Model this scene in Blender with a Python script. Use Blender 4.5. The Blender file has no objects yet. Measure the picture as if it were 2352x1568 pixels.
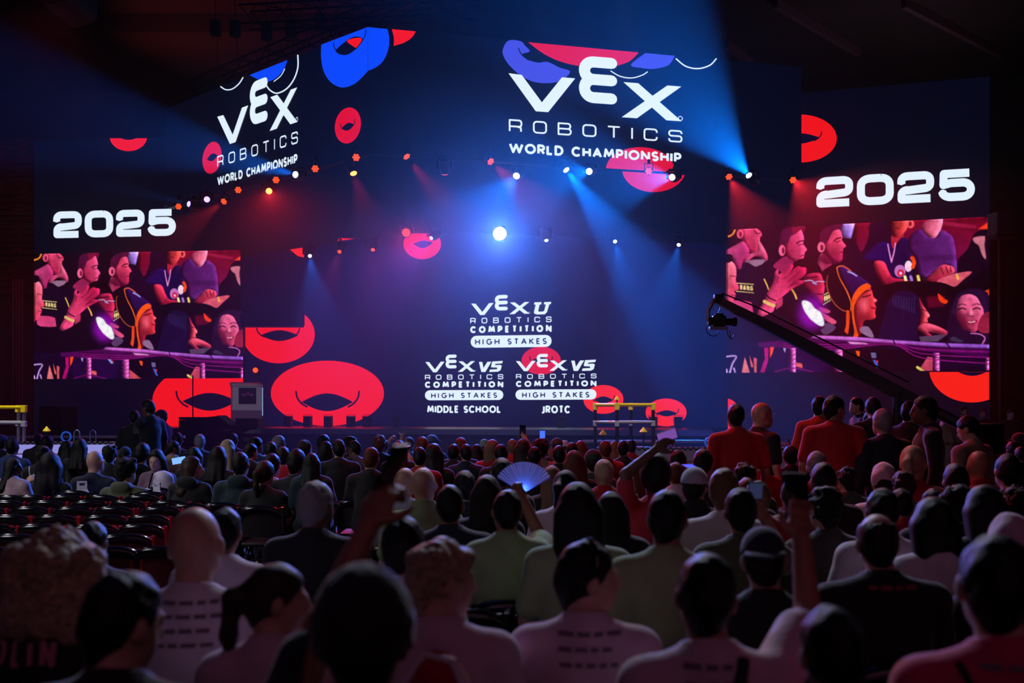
import bpy, bmesh, math, random
import numpy as np
from mathutils import Vector, Matrix, Quaternion
from mathutils.geometry import tessellate_polygon

C = bpy.context.scene
col = C.collection
FPX = 2352 * 35.0 / 36.0      # focal length in pixels of the 2352 px wide frame
EYE, HOR = 1.70, 935.0        # camera height, horizon row


def W(px, py, d):
    """the point at depth d (metres from the lens plane) seen at this pixel"""
    return Vector(((px - 1176.0) / FPX * d, d, EYE + (HOR - py) / FPX * d))


# ------------------------------------------------------------------ camera
cam_d = bpy.data.cameras.new('camera')
cam = bpy.data.objects.new('camera', cam_d)
col.objects.link(cam)
cam.location = (0, 0, EYE)
cam.rotation_euler = (math.pi / 2, 0, 0)
cam_d.lens = 35.0
cam_d.sensor_width = 36.0
cam_d.shift_y = (HOR - 784.0) / 2352.0
cam_d.clip_start = 0.05
cam_d.clip_end = 300
cam_d.dof.use_dof = True
cam_d.dof.focus_distance = 14.0
cam_d.dof.aperture_fstop = 2.0
C.camera = cam

# ------------------------------------------------------------------ world, colour, exposure
w = bpy.data.worlds.new('arena_air')
C.world = w
w.use_nodes = True
w.node_tree.nodes['Background'].inputs[0].default_value = (0.25, 0.16, 0.30, 1)
w.node_tree.nodes['Background'].inputs[1].default_value = 0.006
C.view_settings.view_transform = 'Standard'
C.view_settings.look = 'None'
C.view_settings.exposure = 0.0
C.view_settings.gamma = 1.0
C.view_settings.use_curve_mapping = False
cy = C.cycles
cy.max_bounces = 5
cy.diffuse_bounces = 2
cy.glossy_bounces = 2
cy.transmission_bounces = 4
cy.volume_bounces = 0
cy.transparent_max_bounces = 8
cy.sample_clamp_indirect = 2.0
cy.caustics_reflective = False
cy.caustics_refractive = False
cy.use_denoising = True
cy.use_adaptive_sampling = True
cy.adaptive_threshold = 0.02


def lamp(name, kind, loc, target, energy, color, size=0.2, angle=40, blend=0.3, parent=None, sy=None):
    l = bpy.data.lights.new(name, kind)
    l.energy = energy
    l.color = color
    if kind == 'SPOT':
        l.spot_size = math.radians(angle)
        l.spot_blend = blend
        l.shadow_soft_size = size
    elif kind == 'AREA':
        l.shape = 'RECTANGLE'
        l.size = size
        l.size_y = sy or size
    o = bpy.data.objects.new(name, l)
    col.objects.link(o)
    o.location = loc
    o.rotation_euler = (Vector(target) - Vector(loc)).to_track_quat('-Z', 'Y').to_euler()
    if parent is not None:
        o.parent = parent
        o.matrix_parent_inverse = parent.matrix_basis.inverted()
    return o


# dim magenta house wash over the floor seats, and added faint fills on the roof
lamp('house_wash', 'AREA', (1.5, -6.0, 8.0), (0.5, 5.0, 0.6), 52, (1.0, 0.36, 0.62), size=14, sy=6)
lamp('added_roof_fill', 'SPOT', (-13, 31.2, 9.0), (-9, 34.5, 15.0), 260, (1.0, 0.16, 0.18), angle=80, blend=0.9)
lamp('tier_wash', 'SPOT', (-6, 13, 7.0), (-14.0, 28.5, 6.0), 900, (1.0, 0.04, 0.12), angle=50, blend=0.9)
lamp('added_side_fill', 'AREA', (-10.0, 3.5, 7.5), (-4.6, 10.2, 0.8), 48, (0.92, 0.88, 1.0), size=3, sy=2).data.spread = math.radians(70)  # added side fill on crowd backs and chairs, no known source
lamp('added_roof_fill', 'SPOT', (14, 31.2, 8.0), (12.0, 35.0, 15.0), 160, (0.62, 0.50, 0.72), angle=110, blend=0.9)  # added faint fill so the roof joists show
lamp('added_front_spot', 'SPOT', (-6.5, 13.3, 7.8), W(566, 940, 23.6), 1500, (.86, .78, 1.0), size=.1, angle=7, blend=.6)  # added spot to bring up the lectern, source unseen
lamp('added_front_spot', 'SPOT', (0.5, 13.3, 8.0), (0.0, 23.6, 1.2), 700, (.55, .68, 1.0), size=.1, angle=26, blend=.9)  # added spot for the bright strip of the deck
# added spots, unseen above the view: rims and fill on audience and chairs
for x_, e_, c_, tx, ty in ((-1.2, 1200, (0.62, 0.74, 1.0), -1.0, 3.2), (2.2, 900, (0.86, 0.80, 1.0), 1.2, 3.2)):
    lamp('added_overhead_spot', 'SPOT', (x_, 13.3, 7.6), (tx, ty, 1.1), e_, c_, size=0.15, angle=52, blend=0.8)
lamp('added_overhead_spot', 'SPOT', (2.5, 13.3, 7.8), (-4.1, 6.7, 0.6), 2000, (1.0, 0.02, 0.05), size=0.10, angle=14, blend=0.7)
lamp('added_overhead_spot', 'SPOT', (-1.0, 13.3, 7.8), (4.0, 8.0, 1.4), 1000, (1.0, 0.04, 0.07), size=0.12, angle=38, blend=0.8)
lamp('added_overhead_spot', 'SPOT', (-9.0, 12.0, 7.8), (-5.0, 10.5, 1.0), 500, (0.9, 0.85, 1.0), size=0.3, angle=50, blend=0.8)
lamp('added_overhead_spot', 'SPOT', (0.2, 13.4, 7.8), (0.3, 10.9, 1.2), 900, (1.0, 0.02, 0.05), size=0.08, angle=62, blend=0.9)
lamp('added_field_spot', 'SPOT', (1.5, 13.4, 8.4), (2.0, 17.2, 1.4), 1500, (1.0, 0.95, 0.85), size=0.1, angle=13, blend=0.5)  # added spots to bring out the yellow bars, no lamp seen
lamp('added_field_spot', 'SPOT', (-9.0, 13.4, 8.4), (-8.3, 16.9, 1.4), 2000, (1.0, 0.97, 0.92), size=0.1, angle=14, blend=0.5)

# ------------------------------------------------------------------ materials
MATS = {}


def s2l(c):
    c = np.asarray(c, float) / 255.0
    return np.where(c <= 0.04045, c / 12.92, ((c + 0.055) / 1.055) ** 2.4)


def mat(name, rgb, rough=0.6, metal=0.0, noise=0.0, nscale=20.0, bump=0.0, emit=None, estr=1.0, spec=0.5, sheen=0.0):
    """a procedural material: base colour with noise variation and bump; rgb is sRGB 0-255"""
    if name in MATS:
        return MATS[name]
    m = bpy.data.materials.new(name)
    m.use_nodes = True
    nt = m.node_tree
    b = nt.nodes['Principled BSDF']
    lin = s2l(rgb)
    b.inputs['Base Color'].default_value = (*lin, 1)
    b.inputs['Roughness'].default_value = rough
    b.inputs['Metallic'].default_value = metal
    b.inputs['Specular IOR Level'].default_value = spec
    if sheen:
        b.inputs['Sheen Weight'].default_value = sheen
        b.inputs['Sheen Roughness'].default_value = 0.4
    if noise or bump:
        tc = nt.nodes.new('ShaderNodeTexCoord')
        n = nt.nodes.new('ShaderNodeTexNoise')
        n.inputs['Scale'].default_value = nscale
        n.inputs['Detail'].default_value = 3
        nt.links.new(tc.outputs['Object'], n.inputs['Vector'])
        if noise:
            r = nt.nodes.new('ShaderNodeValToRGB')
            r.color_ramp.elements[0].position = 0.3
            r.color_ramp.elements[1].position = 0.7
            r.color_ramp.elements[0].color = (*(lin * (1 - noise)), 1)
            r.color_ramp.elements[1].color = (*np.minimum(lin * (1 + noise), 1), 1)
            nt.links.new(n.outputs['Fac'], r.inputs['Fac'])
            nt.links.new(r.outputs['Color'], b.inputs['Base Color'])
        if bump:
            bp = nt.nodes.new('ShaderNodeBump')
            bp.inputs['Strength'].default_value = bump
            bp.inputs['Distance'].default_value = 0.02
            nt.links.new(n.outputs['Fac'], bp.inputs['Height'])
            nt.links.new(bp.outputs['Normal'], b.inputs['Normal'])
    if emit is not None:
        b.inputs['Emission Color'].default_value = (*s2l(emit), 1)
        b.inputs['Emission Strength'].default_value = estr
        m.cycles.emission_sampling = 'NONE'
    MATS[name] = m
    return m


def led(name, rgb, k=1.0):
    """a lit colour of an LED screen"""
    return mat('led_' + name, (8, 8, 10), rough=0.45, emit=rgb, estr=k, spec=0.2)


# ------------------------------------------------------------------ object helpers
def mesh(name, V, F, smooth=False):
    me = bpy.data.meshes.new(name)
    me.from_pydata([tuple(v) for v in V], [], [tuple(f) for f in F])
    me.validate()
    if smooth:
        me.shade_smooth()
    me.update()
    return me


def mesh_np(name, V, Q, smooth=True):
    """a mesh from an (n,3) and a (m,4) array"""
    me = bpy.data.meshes.new(name)
    n, m = len(V), len(Q)
    me.vertices.add(n)
    me.vertices.foreach_set('co', np.ascontiguousarray(V, np.float32).ravel())
    me.loops.add(m * 4)
    me.loops.foreach_set('vertex_index', np.ascontiguousarray(Q, np.int32).ravel())
    me.polygons.add(m)
    me.polygons.foreach_set('loop_start', np.arange(0, 4 * m, 4, dtype=np.int32))
    me.polygons.foreach_set('loop_total', np.full(m, 4, np.int32))
    me.update(calc_edges=True)
    me.validate()
    if smooth:
        me.shade_smooth()
    return me


def tag(o, label, cat, group=None, kind=None):
    o['label'] = label
    o['category'] = cat
    if group:
        o['group'] = group
    if kind:
        o['kind'] = kind
    return o


def thing(name, label, cat, loc=(0, 0, 0), rz=0.0, group=None, kind=None):
    o = bpy.data.objects.new(name, None)
    o.empty_display_size = 0.1
    col.objects.link(o)
    o.location = loc
    o.rotation_euler = (0, 0, rz)
    return tag(o, label, cat, group, kind)


def obj(name, me, m, parent=None):
    o = bpy.data.objects.new(name, me)
    if m is not None and not me.materials:
        me.materials.append(m)
    col.objects.link(o)
    o.parent = parent
    return o


class MB:
    """collects shapes into one mesh"""

    def __init__(s):
        s.V, s.F = [], []

    def add(s, V, F):
        k = len(s.V)
        s.V += [Vector(v) for v in V]
        s.F += [tuple(i + k for i in f) for f in F]
        return s

    def box(s, x0, x1, y0, y1, z0, z1, b=0.0, M=None):
        if b > 0:
            bm = bmesh.new()
            bmesh.ops.create_cube(bm, size=1)
            for v in bm.verts:
                v.co = Vector((x0 + (v.co.x + .5) * (x1 - x0), y0 + (v.co.y + .5) * (y1 - y0), z0 + (v.co.z + .5) * (z1 - z0)))
            bmesh.ops.bevel(bm, geom=bm.edges[:], offset=b, segments=2, affect='EDGES', profile=0.5)
            bm.verts.index_update()
            V = [v.co.copy() for v in bm.verts]
            F = [[v.index for v in f.verts] for f in bm.faces]
            bm.free()
        else:
            V = [Vector((x, y, z)) for z in (z0, z1) for y in (y0, y1) for x in (x0, x1)]
            F = [(0, 2, 3, 1), (4, 5, 7, 6), (0, 1, 5, 4), (2, 6, 7, 3), (0, 4, 6, 2), (1, 3, 7, 5)]
        if M is not None:
            V = [M @ v for v in V]
        return s.add(V, F)

    def tube(s, pts, r, n=8, r1=None, cap=True):
        pts = [Vector(p) for p in pts]
        k = len(pts)
        rings, ref = [], None
        for i, p in enumerate(pts):
            t = (pts[min(i + 1, k - 1)] - pts[max(i - 1, 0)]).normalized()
            if ref is None:
                ref = Vector((0, 0, 1)) if abs(t.z) < .9 else Vector((1, 0, 0))
            a = t.cross(ref).normalized()
            bb = a.cross(t).normalized()
            ref = bb
            rr = r if r1 is None else r + (r1 - r) * i / (k - 1)
            rings.append([p + (a * math.cos(2 * math.pi * j / n) + bb * math.sin(2 * math.pi * j / n)) * rr for j in range(n)])
        V = [v for q in rings for v in q]
        F = [(i * n + j, i * n + (j + 1) % n, (i + 1) * n + (j + 1) % n, (i + 1) * n + j) for i in range(k - 1) for j in range(n)]
        if cap:
            F += [tuple(range(n))[::-1], tuple((k - 1) * n + j for j in range(n))]
        return s.add(V, F)

    def lathe(s, prof, M=None, n=20):
        """profile [(r,z)] spun about z"""
        V = [Vector((r * math.cos(2 * math.pi * j / n), r * math.sin(2 * math.pi * j / n), z)) for r, z in prof for j in range(n)]
        k = len(prof)
        F = [(i * n + j, i * n + (j + 1) % n, (i + 1) * n + (j + 1) % n, (i + 1) * n + j) for i in range(k - 1) for j in range(n)]
        F += [tuple(range(n))[::-1], tuple((k - 1) * n + j for j in range(n))]
        if M is not None:
            V = [M @ v for v in V]
        return s.add(V, F)

    def prism(s, poly, axis, a, b):
        """2D outline extruded along an axis (0 x,1 y,2 z)"""
        n = len(poly)

        def P(q, t):
            c = [q[0], q[1]]
            c.insert(axis, t)
            return Vector(c)
        V = [P(q, a) for q in poly] + [P(q, b) for q in poly]
        F = [tuple(range(n))[::-1], tuple(n + i for i in range(n))] + [(i, (i + 1) % n, n + (i + 1) % n, n + i) for i in range(n)]
        return s.add(V, F)

    def mesh(s, name, smooth=False):
        me = mesh(name, s.V, s.F)
        bm = bmesh.new()
        bm.from_mesh(me)
        bmesh.ops.recalc_face_normals(bm, faces=bm.faces[:])
        bm.to_mesh(me)
        bm.free()
        if smooth:
            me.shade_smooth()
            me.set_sharp_from_angle(angle=math.radians(40))
        return me

    def obj(s, name, m, parent=None, smooth=False):
        return obj(name, s.mesh(name, smooth), m, parent)


def aim(d, roll=Vector((0, 0, 1))):
    """a matrix that turns +z to the direction d"""
    return Vector(d).to_track_quat('Z', 'Y').to_matrix().to_4x4()


def T(x, y, z):
    return Matrix.Translation((x, y, z))


def crom(P, k=6, closed=False):
    """Catmull-Rom through 2D points"""
    P = [np.array(p, float) for p in P]
    n = len(P)
    out = []
    for i in range(n if closed else n - 1):
        p0 = P[(i - 1) % n] if closed or i > 0 else P[0]
        p1, p2 = P[i], P[(i + 1) % n]
        p3 = P[(i + 2) % n] if closed or i < n - 2 else P[n - 1]
        for j in range(k):
            t = j / k
            out.append(.5 * (2 * p1 + (p2 - p0) * t + (2 * p0 - 5 * p1 + 4 * p2 - p3) * t * t + (3 * p1 - p0 - 3 * p2 + p3) * t ** 3))
    if not closed:
        out.append(P[-1])
    return out


WORDS = 'first second third fourth fifth sixth seventh eighth ninth tenth eleventh twelfth'.split()
# ------------------------------------------------------------------ the hall
def struct(name, me, m, label=None):
    o = obj(name, me, m)
    o['kind'] = 'structure'
    return o


concrete = mat('concrete', (42, 40, 44), rough=0.55, noise=0.25, nscale=3, bump=0.05)
hall_dark = mat('hall_paint', (70, 60, 64), rough=0.9, noise=0.15, nscale=0.6)
roof_m = mat('roof_paint', (92, 74, 70), rough=0.9, noise=0.2, nscale=0.5)
HX, HY, HZ = 24.0, 40.0, 15.0
struct('floor', MB().box(-HX, HX, -12, HY, -0.2, 0).mesh('floor'), concrete)
struct('ceiling', MB().box(-HX, HX, -12, HY, HZ, HZ + .3).mesh('ceiling'), roof_m)
struct('wall_back', MB().box(-HX, HX, HY, HY + .3, 0, HZ).mesh('wall_back'), hall_dark)
struct('wall_left', MB().box(-HX - .3, -HX, -12, HY, 0, HZ).mesh('wall_left'), hall_dark)
struct('wall_right', MB().box(HX, HX + .3, -12, HY, 0, HZ).mesh('wall_right'), hall_dark)
struct('wall_front', MB().box(-HX, HX, -12.3, -12, 0, HZ).mesh('wall_front'), hall_dark)
# roof bulkhead (the lighter band along the top edge) and the slanting roof joists
a, b = W(0, 20, 33.2), W(760, 36, 33.2)
m_ = MB().box(-HX, 4, 33.6, 40, 14.35, 15.0)
struct('trim_1', m_.mesh('trim_1'), roof_m)
joist_m = mat('joist_paint', (140, 100, 108), rough=0.8)
for i, (xa, ya, xb, yb, da, db, lb) in enumerate([
        (115, 55, 158, 190, 34.6, 39.6, 'pale slanting roof joist above the tiered seats by the hanging box'),
        (330, 68, 376, 160, 34.8, 38.8, 'pale slanting roof joist between the hanging box and the header screen'),
        (1780, 0, 1972, 110, 32.4, 36.9, 'long grey roof joist over the blue upward beam'),
        (2076, -4, 2300, 114, 32.4, 37.1, 'long grey roof joist above the taller year lettering'),
        (1668, 100, 1728, 134, 36.0, 38.2, 'short grey roof joist end beside the blue upward beam')]):
    pa, pb = W(xa, ya, da), W(xb, yb, db)
    pa.z = pb.z = HZ - .16
    d_ = (pb - pa)
    n_ = Vector((d_.y, -d_.x, 0)).normalized() * .09
    P8 = [pa - n_, pa + n_, pb + n_, pb - n_]
    V8 = [p + Vector((0, 0, z)) for z in (-.14, .15) for p in P8]
    o = obj('roof_joist', MB().add(V8, [(0, 1, 2, 3)[::-1], (4, 5, 6, 7), (0, 1, 5, 4), (1, 2, 6, 5), (2, 3, 7, 6), (3, 0, 4, 7)]).mesh('roof_joist'), joist_m)
    tag(o, lb, 'joist')
    if i < 2:
        end = MB().box(pa.x - .42, pa.x + .42, pa.y - .3, pa.y + .3, HZ - .3, HZ - .1).obj('joist_bracket', joist_m, o)

# folded tiers of seats at the side of the hall
tier_m = mat('tier_panel', (60, 34, 44), rough=0.6, noise=0.2, nscale=4)
tier_edge_redlit = mat('tier_edge_redlit', (150, 60, 80), rough=0.35)  # red light catching the row edges, put into the colour
tr = thing('bleacher', 'folded bank of tiered seats with thin red-lit row edges beside the LED wall', 'bleacher', (-13.95, 28.6, 0))
for i in range(24):
    z0 = 4.95 + i * .192
    MB().box(-2.6, .52, .02 * i, 2.2, z0, z0 + .16).obj('tier_row', tier_m, tr)
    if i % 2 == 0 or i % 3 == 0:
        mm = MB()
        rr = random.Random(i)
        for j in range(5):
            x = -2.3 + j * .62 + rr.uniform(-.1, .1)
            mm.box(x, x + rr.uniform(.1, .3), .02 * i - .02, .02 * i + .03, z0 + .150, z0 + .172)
        mm.obj('row_edge', tier_edge_redlit, tr)
MB().box(-2.6, .52, .5, 2.2, 0, 4.95).obj('base_wall', tier_m, tr)

# ------------------------------------------------------------------ LED walls
class Facet:
    """an upright plane through two pixels columns at given depths"""

    def __init__(s, pa, da, pb, db):
        s.pa, s.pb = pa, pb
        s.a = Vector(((pa - 1176) / FPX * da, da))
        s.b = Vector(((pb - 1176) / FPX * db, db))
        t = (s.b - s.a).normalized()
        s.n = Vector((t.y, -t.x))
        if s.n.dot(s.a) > 0:
            s.n = -s.n
        s.t = t

    def depth(s, px, off=0.0):
        u = Vector(((px - 1176) / FPX, 1.0))
        return (s.a + s.n * off).dot(s.n) / u.dot(s.n)

    def P(s, px, py, off=0.0):
        d = s.depth(px, off)
        return Vector(((px - 1176) / FPX * d, d, EYE + (HOR - py) / FPX * d))

    def panel(s, z0, z1, off=0.0, th=0.18, pa=None, pb=None):
        """the cabinet: a box whose face lies in the plane"""
        pa = s.pa if pa is None else pa
        pb = s.pb if pb is None else pb
        q = []
        for o_ in (off, off - th):
            for px in (pa, pb):
                p = s.P(px, HOR, off)
                p2 = Vector((p.x, p.y)) + s.n * (o_ - off)
                q.append(p2)
        V = [Vector((p.x, p.y, z)) for z in (z0, z1) for p in q]
        F = [(0, 2, 3, 1), (4, 5, 7, 6), (0, 1, 5, 4), (2, 6, 7, 3), (0, 4, 6, 2), (1, 3, 7, 5)]
        return MB().add(V, F).mesh('panel')


def flat(name, F, polys, m, parent, layer=1):
    """flat outlines (pixel points) laid on a facet"""
    V, T_ = [], []
    for p in polys:
        p = [tuple(q) for q in p]
        v = [Vector((q[0], q[1], 0)) for q in p]
        k = len(V)
        V += [F.P(q[0], q[1], .003 * layer) for q in p]
        T_ += [tuple(k + i for i in t) for t in tessellate_polygon([v])]
    me = mesh(name, V, T_)
    return obj(name, me, m, parent)


def ell(cx, cy, rx, ry, n=56, sh=0.0):
    return [(cx + rx * math.cos(2 * math.pi * i / n), cy + ry * math.sin(2 * math.pi * i / n) + sh * math.cos(2 * math.pi * i / n)) for i in range(n)]


def clip(P, a, b, c):
    """keep a*x + b*y >= c"""
    out = []
    for i in range(len(P)):
        p, q = P[i], P[(i + 1) % len(P)]
        dp, dq = a * p[0] + b * p[1] - c, a * q[0] + b * q[1] - c
        if dp >= 0:
            out.append(p)
        if dp * dq < 0:
            t = dp / (dp - dq)
            out.append((p[0] + (q[0] - p[0]) * t, p[1] + (q[1] - p[1]) * t))
    return out


def lens(x0, y0, x1, y1, up, dn, n=14):
    """an eye outline between two corners, bulging up and dn pixels"""
    top = [(x0 + (x1 - x0) * i / n, y0 + (y1 - y0) * i / n - up * math.sin(math.pi * i / n)) for i in range(n + 1)]
    bot = [(x0 + (x1 - x0) * i / n, y0 + (y1 - y0) * i / n + dn * math.sin(math.pi * i / n)) for i in range(n - 1, 0, -1)]
    return top + bot


def stroke(pts, wd, rnd=True, closed=False):
    """a line of a given width as convex outlines"""
    out = []
    pts = [Vector(p[:2]) for p in pts]
    if closed:
        pts.append(pts[0])
    for i in range(len(pts) - 1):
        d = pts[i + 1] - pts[i]
        if d.length < 1e-6:
            continue
        d.normalize()
        n = Vector((-d.y, d.x)) * wd / 2
        out.append([pts[i] + n, pts[i + 1] + n, pts[i + 1] - n, pts[i] - n])
    for i in range(len(pts)):
        end = not closed and i in (0, len(pts) - 1)
        if end and not rnd:
            continue
        if not end and not closed and 0 < i < len(pts) - 1:
            pass
        out.append([(pts[i].x + wd / 2 * math.cos(k * math.pi / 6), pts[i].y + wd / 2 * math.sin(k * math.pi / 6)) for k in range(12)])
    return out


def arc(cx, cy, rx, ry, a0, a1, n=14):
    return [(cx + rx * math.cos(math.radians(a0 + (a1 - a0) * i / n)), cy + ry * math.sin(math.radians(a0 + (a1 - a0) * i / n))) for i in range(n + 1)]


def rrect(r=.28):
    q = r
    return arc(1 - q, q, q, q, -90, 0, 4) + arc(1 - q, 1 - q, q, q, 0, 90, 4) + arc(q, 1 - q, q, q, 90, 180, 4) + arc(q, q, q, q, 180, 270, 4) + [(1 - q, 0)]


# stroke letters: width, list of lines in a unit box (y down)
GL = {
    'W': (1.4, [[(0, 0), (.25, 1), (.5, .08), (.75, 1), (1, 0)]]),
    'O': (1.0, [arc(.5, .5, .5, .5, 0, 360, 24)]),
    'R': (.62, [[(0, 1), (0, 0), (.6, 0)] + arc(.6, .27, .4, .27, -90, 90, 8) + [(0, .54)], [(.5, .54), (1, 1)]]),
    'L': (.5, [[(0, 0), (0, 1), (1, 1)]]),
    'D': (.75, [[(.4, 1), (0, 1), (0, 0), (.4, 0)] + arc(.4, .5, .6, .5, -90, 90, 12)]),
    'C': (.82, [arc(.55, .5, .55, .5, -45, -315, 20)]),
    'G': (.9, [arc(.55, .5, .5, .5, -45, -350, 20) + [(1, .55), (.62, .55)]]),
    'H': (.72, [[(0, 0), (0, 1)], [(1, 0), (1, 1)], [(0, .5), (1, .5)]]),
    'A': (.85, [[(0, 1), (.5, 0), (1, 1)], [(.2, .66), (.8, .66)]]),
    'M': (1.0, [[(0, 1), (.14, 0), (.5, .75), (.86, 0), (1, 1)]]),
    'P': (.58, [[(0, 1), (0, 0), (.55, 0)] + arc(.55, .29, .45, .29, -90, 90, 8) + [(0, .58)]]),
    'I': (.0, [[(0, 0), (0, 1)]]),
    'N': (.78, [[(0, 1), (0, 0), (1, 1), (1, 0)]]),
    'S': (.58, [arc(.5, .26, .46, .26, -35, -270, 12) + arc(.5, .76, .48, .24, -90, 145, 12)]),
    'E': (.48, [[(1, 0), (0, 0), (0, 1), (1, 1)], [(0, .5), (.9, .5)]]),
    'T': (.62, [[(0, 0), (1, 0)], [(.5, 0), (.5, 1)]]),
    'K': (.66, [[(0, 0), (0, 1)], [(1, 0), (0, .55)], [(.25, .42), (1, 1)]]),
    'U': (.7, [[(0, 0)] + arc(.5, .6, .5, .4, 180, 0, 12) + [(1, 0)]]),
    'J': (.36, [[(1, 0), (1, .8)] + arc(.45, .8, .55, .22, 0, 120, 8)]),
    'V': (.85, [[(0, 0), (.5, 1), (1, 0)]]),
    'B': (.6, [[(.6, .5), (0, .5), (0, 0), (.55, 0)] + arc(.55, .25, .4, .25, -90, 90, 8) + arc(.55, .75, .45, .25, -90, 90, 8) + [(0, 1), (0, .5)]]),
    ' ': (.34, []),
    '2': (1, [[(0, .33), (0, .2)] + arc(.2, .2, .2, .2, 180, 270, 4) + arc(.8, .2, .2, .2, -90, 0, 4) + arc(.8, .36, .2, .2, 0, 80, 4) + [(.2, .62)] + arc(.2, .8, .2, .2, 270, 190, 3) + [(0, 1), (1, 1)]]),
    '0': (1, [rrect(.3)]),
    '5': (1, [[(.96, 0), (.07, 0), (.05, .47), (.3, .40), (.72, .40)] + arc(.72, .68, .28, .28, -80, 0, 4) + arc(.72, .72, .28, .28, 0, 90, 4) + arc(.28, .74, .28, .26, 90, 180, 4)]),
}
# squared letters for the thin wide line
GQ = dict(GL)
GQ['O'] = (1.0, [rrect(.26)])
GQ['C'] = (1.0, [[(1, .3), (1, .22)] + arc(.78, .22, .22, .22, 0, -90, 4) + arc(.22, .22, .22, .22, -90, -180, 4) + arc(.22, .78, .22, .22, 180, 90, 4) + arc(.78, .78, .22, .22, 90, 0, 4) + [(1, .7)]])
GQ['S'] = (1.0, [[(1, .25)] + arc(.8, .2, .2, .2, 0, -90, 4) + arc(.2, .2, .2, .2, -90, -180, 4) + arc(.2, .28, .2, .2, 180, 90, 4) + arc(.8, .68, .2, .2, -90, 0, 4) + arc(.8, .8, .2, .2, 0, 90, 4) + arc(.2, .8, .2, .2, 90, 180, 4) + [(0, .74)]])
GQ['R'] = (.95, [[(0, 1), (0, 0), (.8, 0)] + arc(.8, .2, .2, .2, -90, 0, 4) + arc(.8, .36, .2, .2, 0, 90, 4) + [(0, .56)], [(.62, .56), (.95, .66), (.97, 1)]])
GQ['B'] = (1.0, [[(.8, .48), (0, .48), (0, 0), (.78, 0)] + arc(.78, .24, .18, .24, -90, 90, 6) + arc(.8, .74, .2, .26, -90, 90, 6) + [(0, 1), (0, .48)]])
GQ['T'] = (.95, GL['T'][1])


def quadmap(TL, TR, BL, BR):
    TL, TR, BL, BR = (Vector(q) for q in (TL, TR, BL, BR))
    return lambda u, v: (TL * (1 - u) + TR * u) * (1 - v) + (BL * (1 - u) + BR * u) * v


def text(s, q, th=.2, gap=.2, font=GL, asp=None):
    """outlines of a line of stroke lettering fitted to the four pixel corners of q; gap is the share of the width left between letters"""
    TL, TR, BL, BR = (Vector(c) for c in q)
    if asp is None:
        asp = ((TR - TL).length + (BR - BL).length) / ((BL - TL).length + (BR - TR).length)
    n = len(s)
    g = gap * asp / max(1, n - 1)
    ws = (asp - g * (n - 1) - n * th) / sum(font[c][0] for c in s)
    Q = quadmap(*q)
    out, x = [], 0.0
    for c in s:
        gw = font[c][0] * ws
        for line in font[c][1]:
            P = [(x + th / 2 + p[0] * gw, th / 2 + p[1] * (1 - th)) for p in line]
            for poly in stroke(P, th, rnd=False):
                out.append([Q(p[0] / asp, p[1]) for p in poly])
        x += gw + th + g
    return out


def vex(q):
    """the wide stepped wordmark: outlines in a box whose u runs 0..1 and v 0..1 over the lower letters' height"""
    Q = quadmap(*q)
    k = 1 / .207
    pol = [[(0, 0), (.076, .004), (.191, .153), (.307, .0), (.383, .0), (.227, .207), (.156, .207)],
           [(.66, 0), (.745, 0), (.995, .207), (.907, .207)],
           [(.912, 0), (.992, 0), (.738, .207), (.65, .207)]]
    t = .064
    for pts in ([(.592, -.104)] + arc(.486, -.053, .05, .051, 270, 90, 10) + [(.592, -.002)],
                [(.592, -.002)] + arc(.486, .051, .05, .053, 270, 90, 10) + [(.592, .104)]):
        pol += stroke(pts, t)
    pol += stroke(arc(.988, .19, .012, .012, 0, 360, 10), .004)
    return [[Q(p[0], p[1] * k) for p in o] for o in pol]


navy = mat('led_face', (6, 6, 9), rough=0.5, emit=(3, 6, 24), estr=1.0, spec=0.15)
navy2 = mat('led_face_stage', (6, 6, 9), rough=0.5, emit=(6, 8, 44), estr=1.0, spec=0.15)
hole = mat('led_dark', (6, 6, 9), rough=0.5, emit=(5, 8, 40), estr=1.0, spec=0.15)
black_case = mat('black_case', (14, 14, 16), rough=0.5, noise=0.2)
RED = led('red', (244, 20, 26))
RED2 = led('crimson', (225, 8, 44))
RED3 = led('rose', (240, 14, 60))
BLU = led('blue', (10, 72, 255))
VIO = led('violet', (70, 80, 225))
WHT = led('white', (224, 240, 255), 1.05)
ORA = led('scarlet', (252, 34, 26))


def wall(name, label, F, z0, z1, face, o=None):
    if o is None:
        o = thing(name, label, 'LED screen', (F.P((F.pa + F.pb) / 2, HOR).x, F.depth((F.pa + F.pb) / 2), 0))
    p = obj('screen_face', F.panel(z0, z1), face, o)
    if z0 == .9:
        q = obj('base_frame', F.panel(0, .9, off=-.03), black_case, o)
        q.matrix_parent_inverse = Matrix.Translation(o.location).inverted()
    p.matrix_parent_inverse = Matrix.Translation(o.location).inverted()
    return o


def on(o, F, name, m, polys, layer=1):
    p = flat(name, F, polys, m, o, layer)
    p.matrix_parent_inverse = Matrix.Translation(o.location).inverted()
    return p


def smile(F, o, x0, y0, x1, y1, dip, wd=4.0, drop=26, left=True, right=True, layer=2, m=None):
    """the two curled mouth corners of a ring"""
    out = []
    if left:
        out += stroke(crom([(x0, y0 - drop), (x0 + .02 * (x1 - x0), y0 - drop * .45), (x0 + .09 * (x1 - x0), y0 + dip * .1), (x0 + .17 * (x1 - x0), y0 + dip * .55)], 5), wd)
    if right:
        out += stroke(crom([(x1, y1 - drop), (x1 - .02 * (x1 - x0), y1 - drop * .45), (x1 - .09 * (x1 - x0), y1 + dip * .1), (x1 - .17 * (x1 - x0), y1 + dip * .55)], 5), wd)
    on(o, F, 'smile_lines', m or hole, out, layer)


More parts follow.
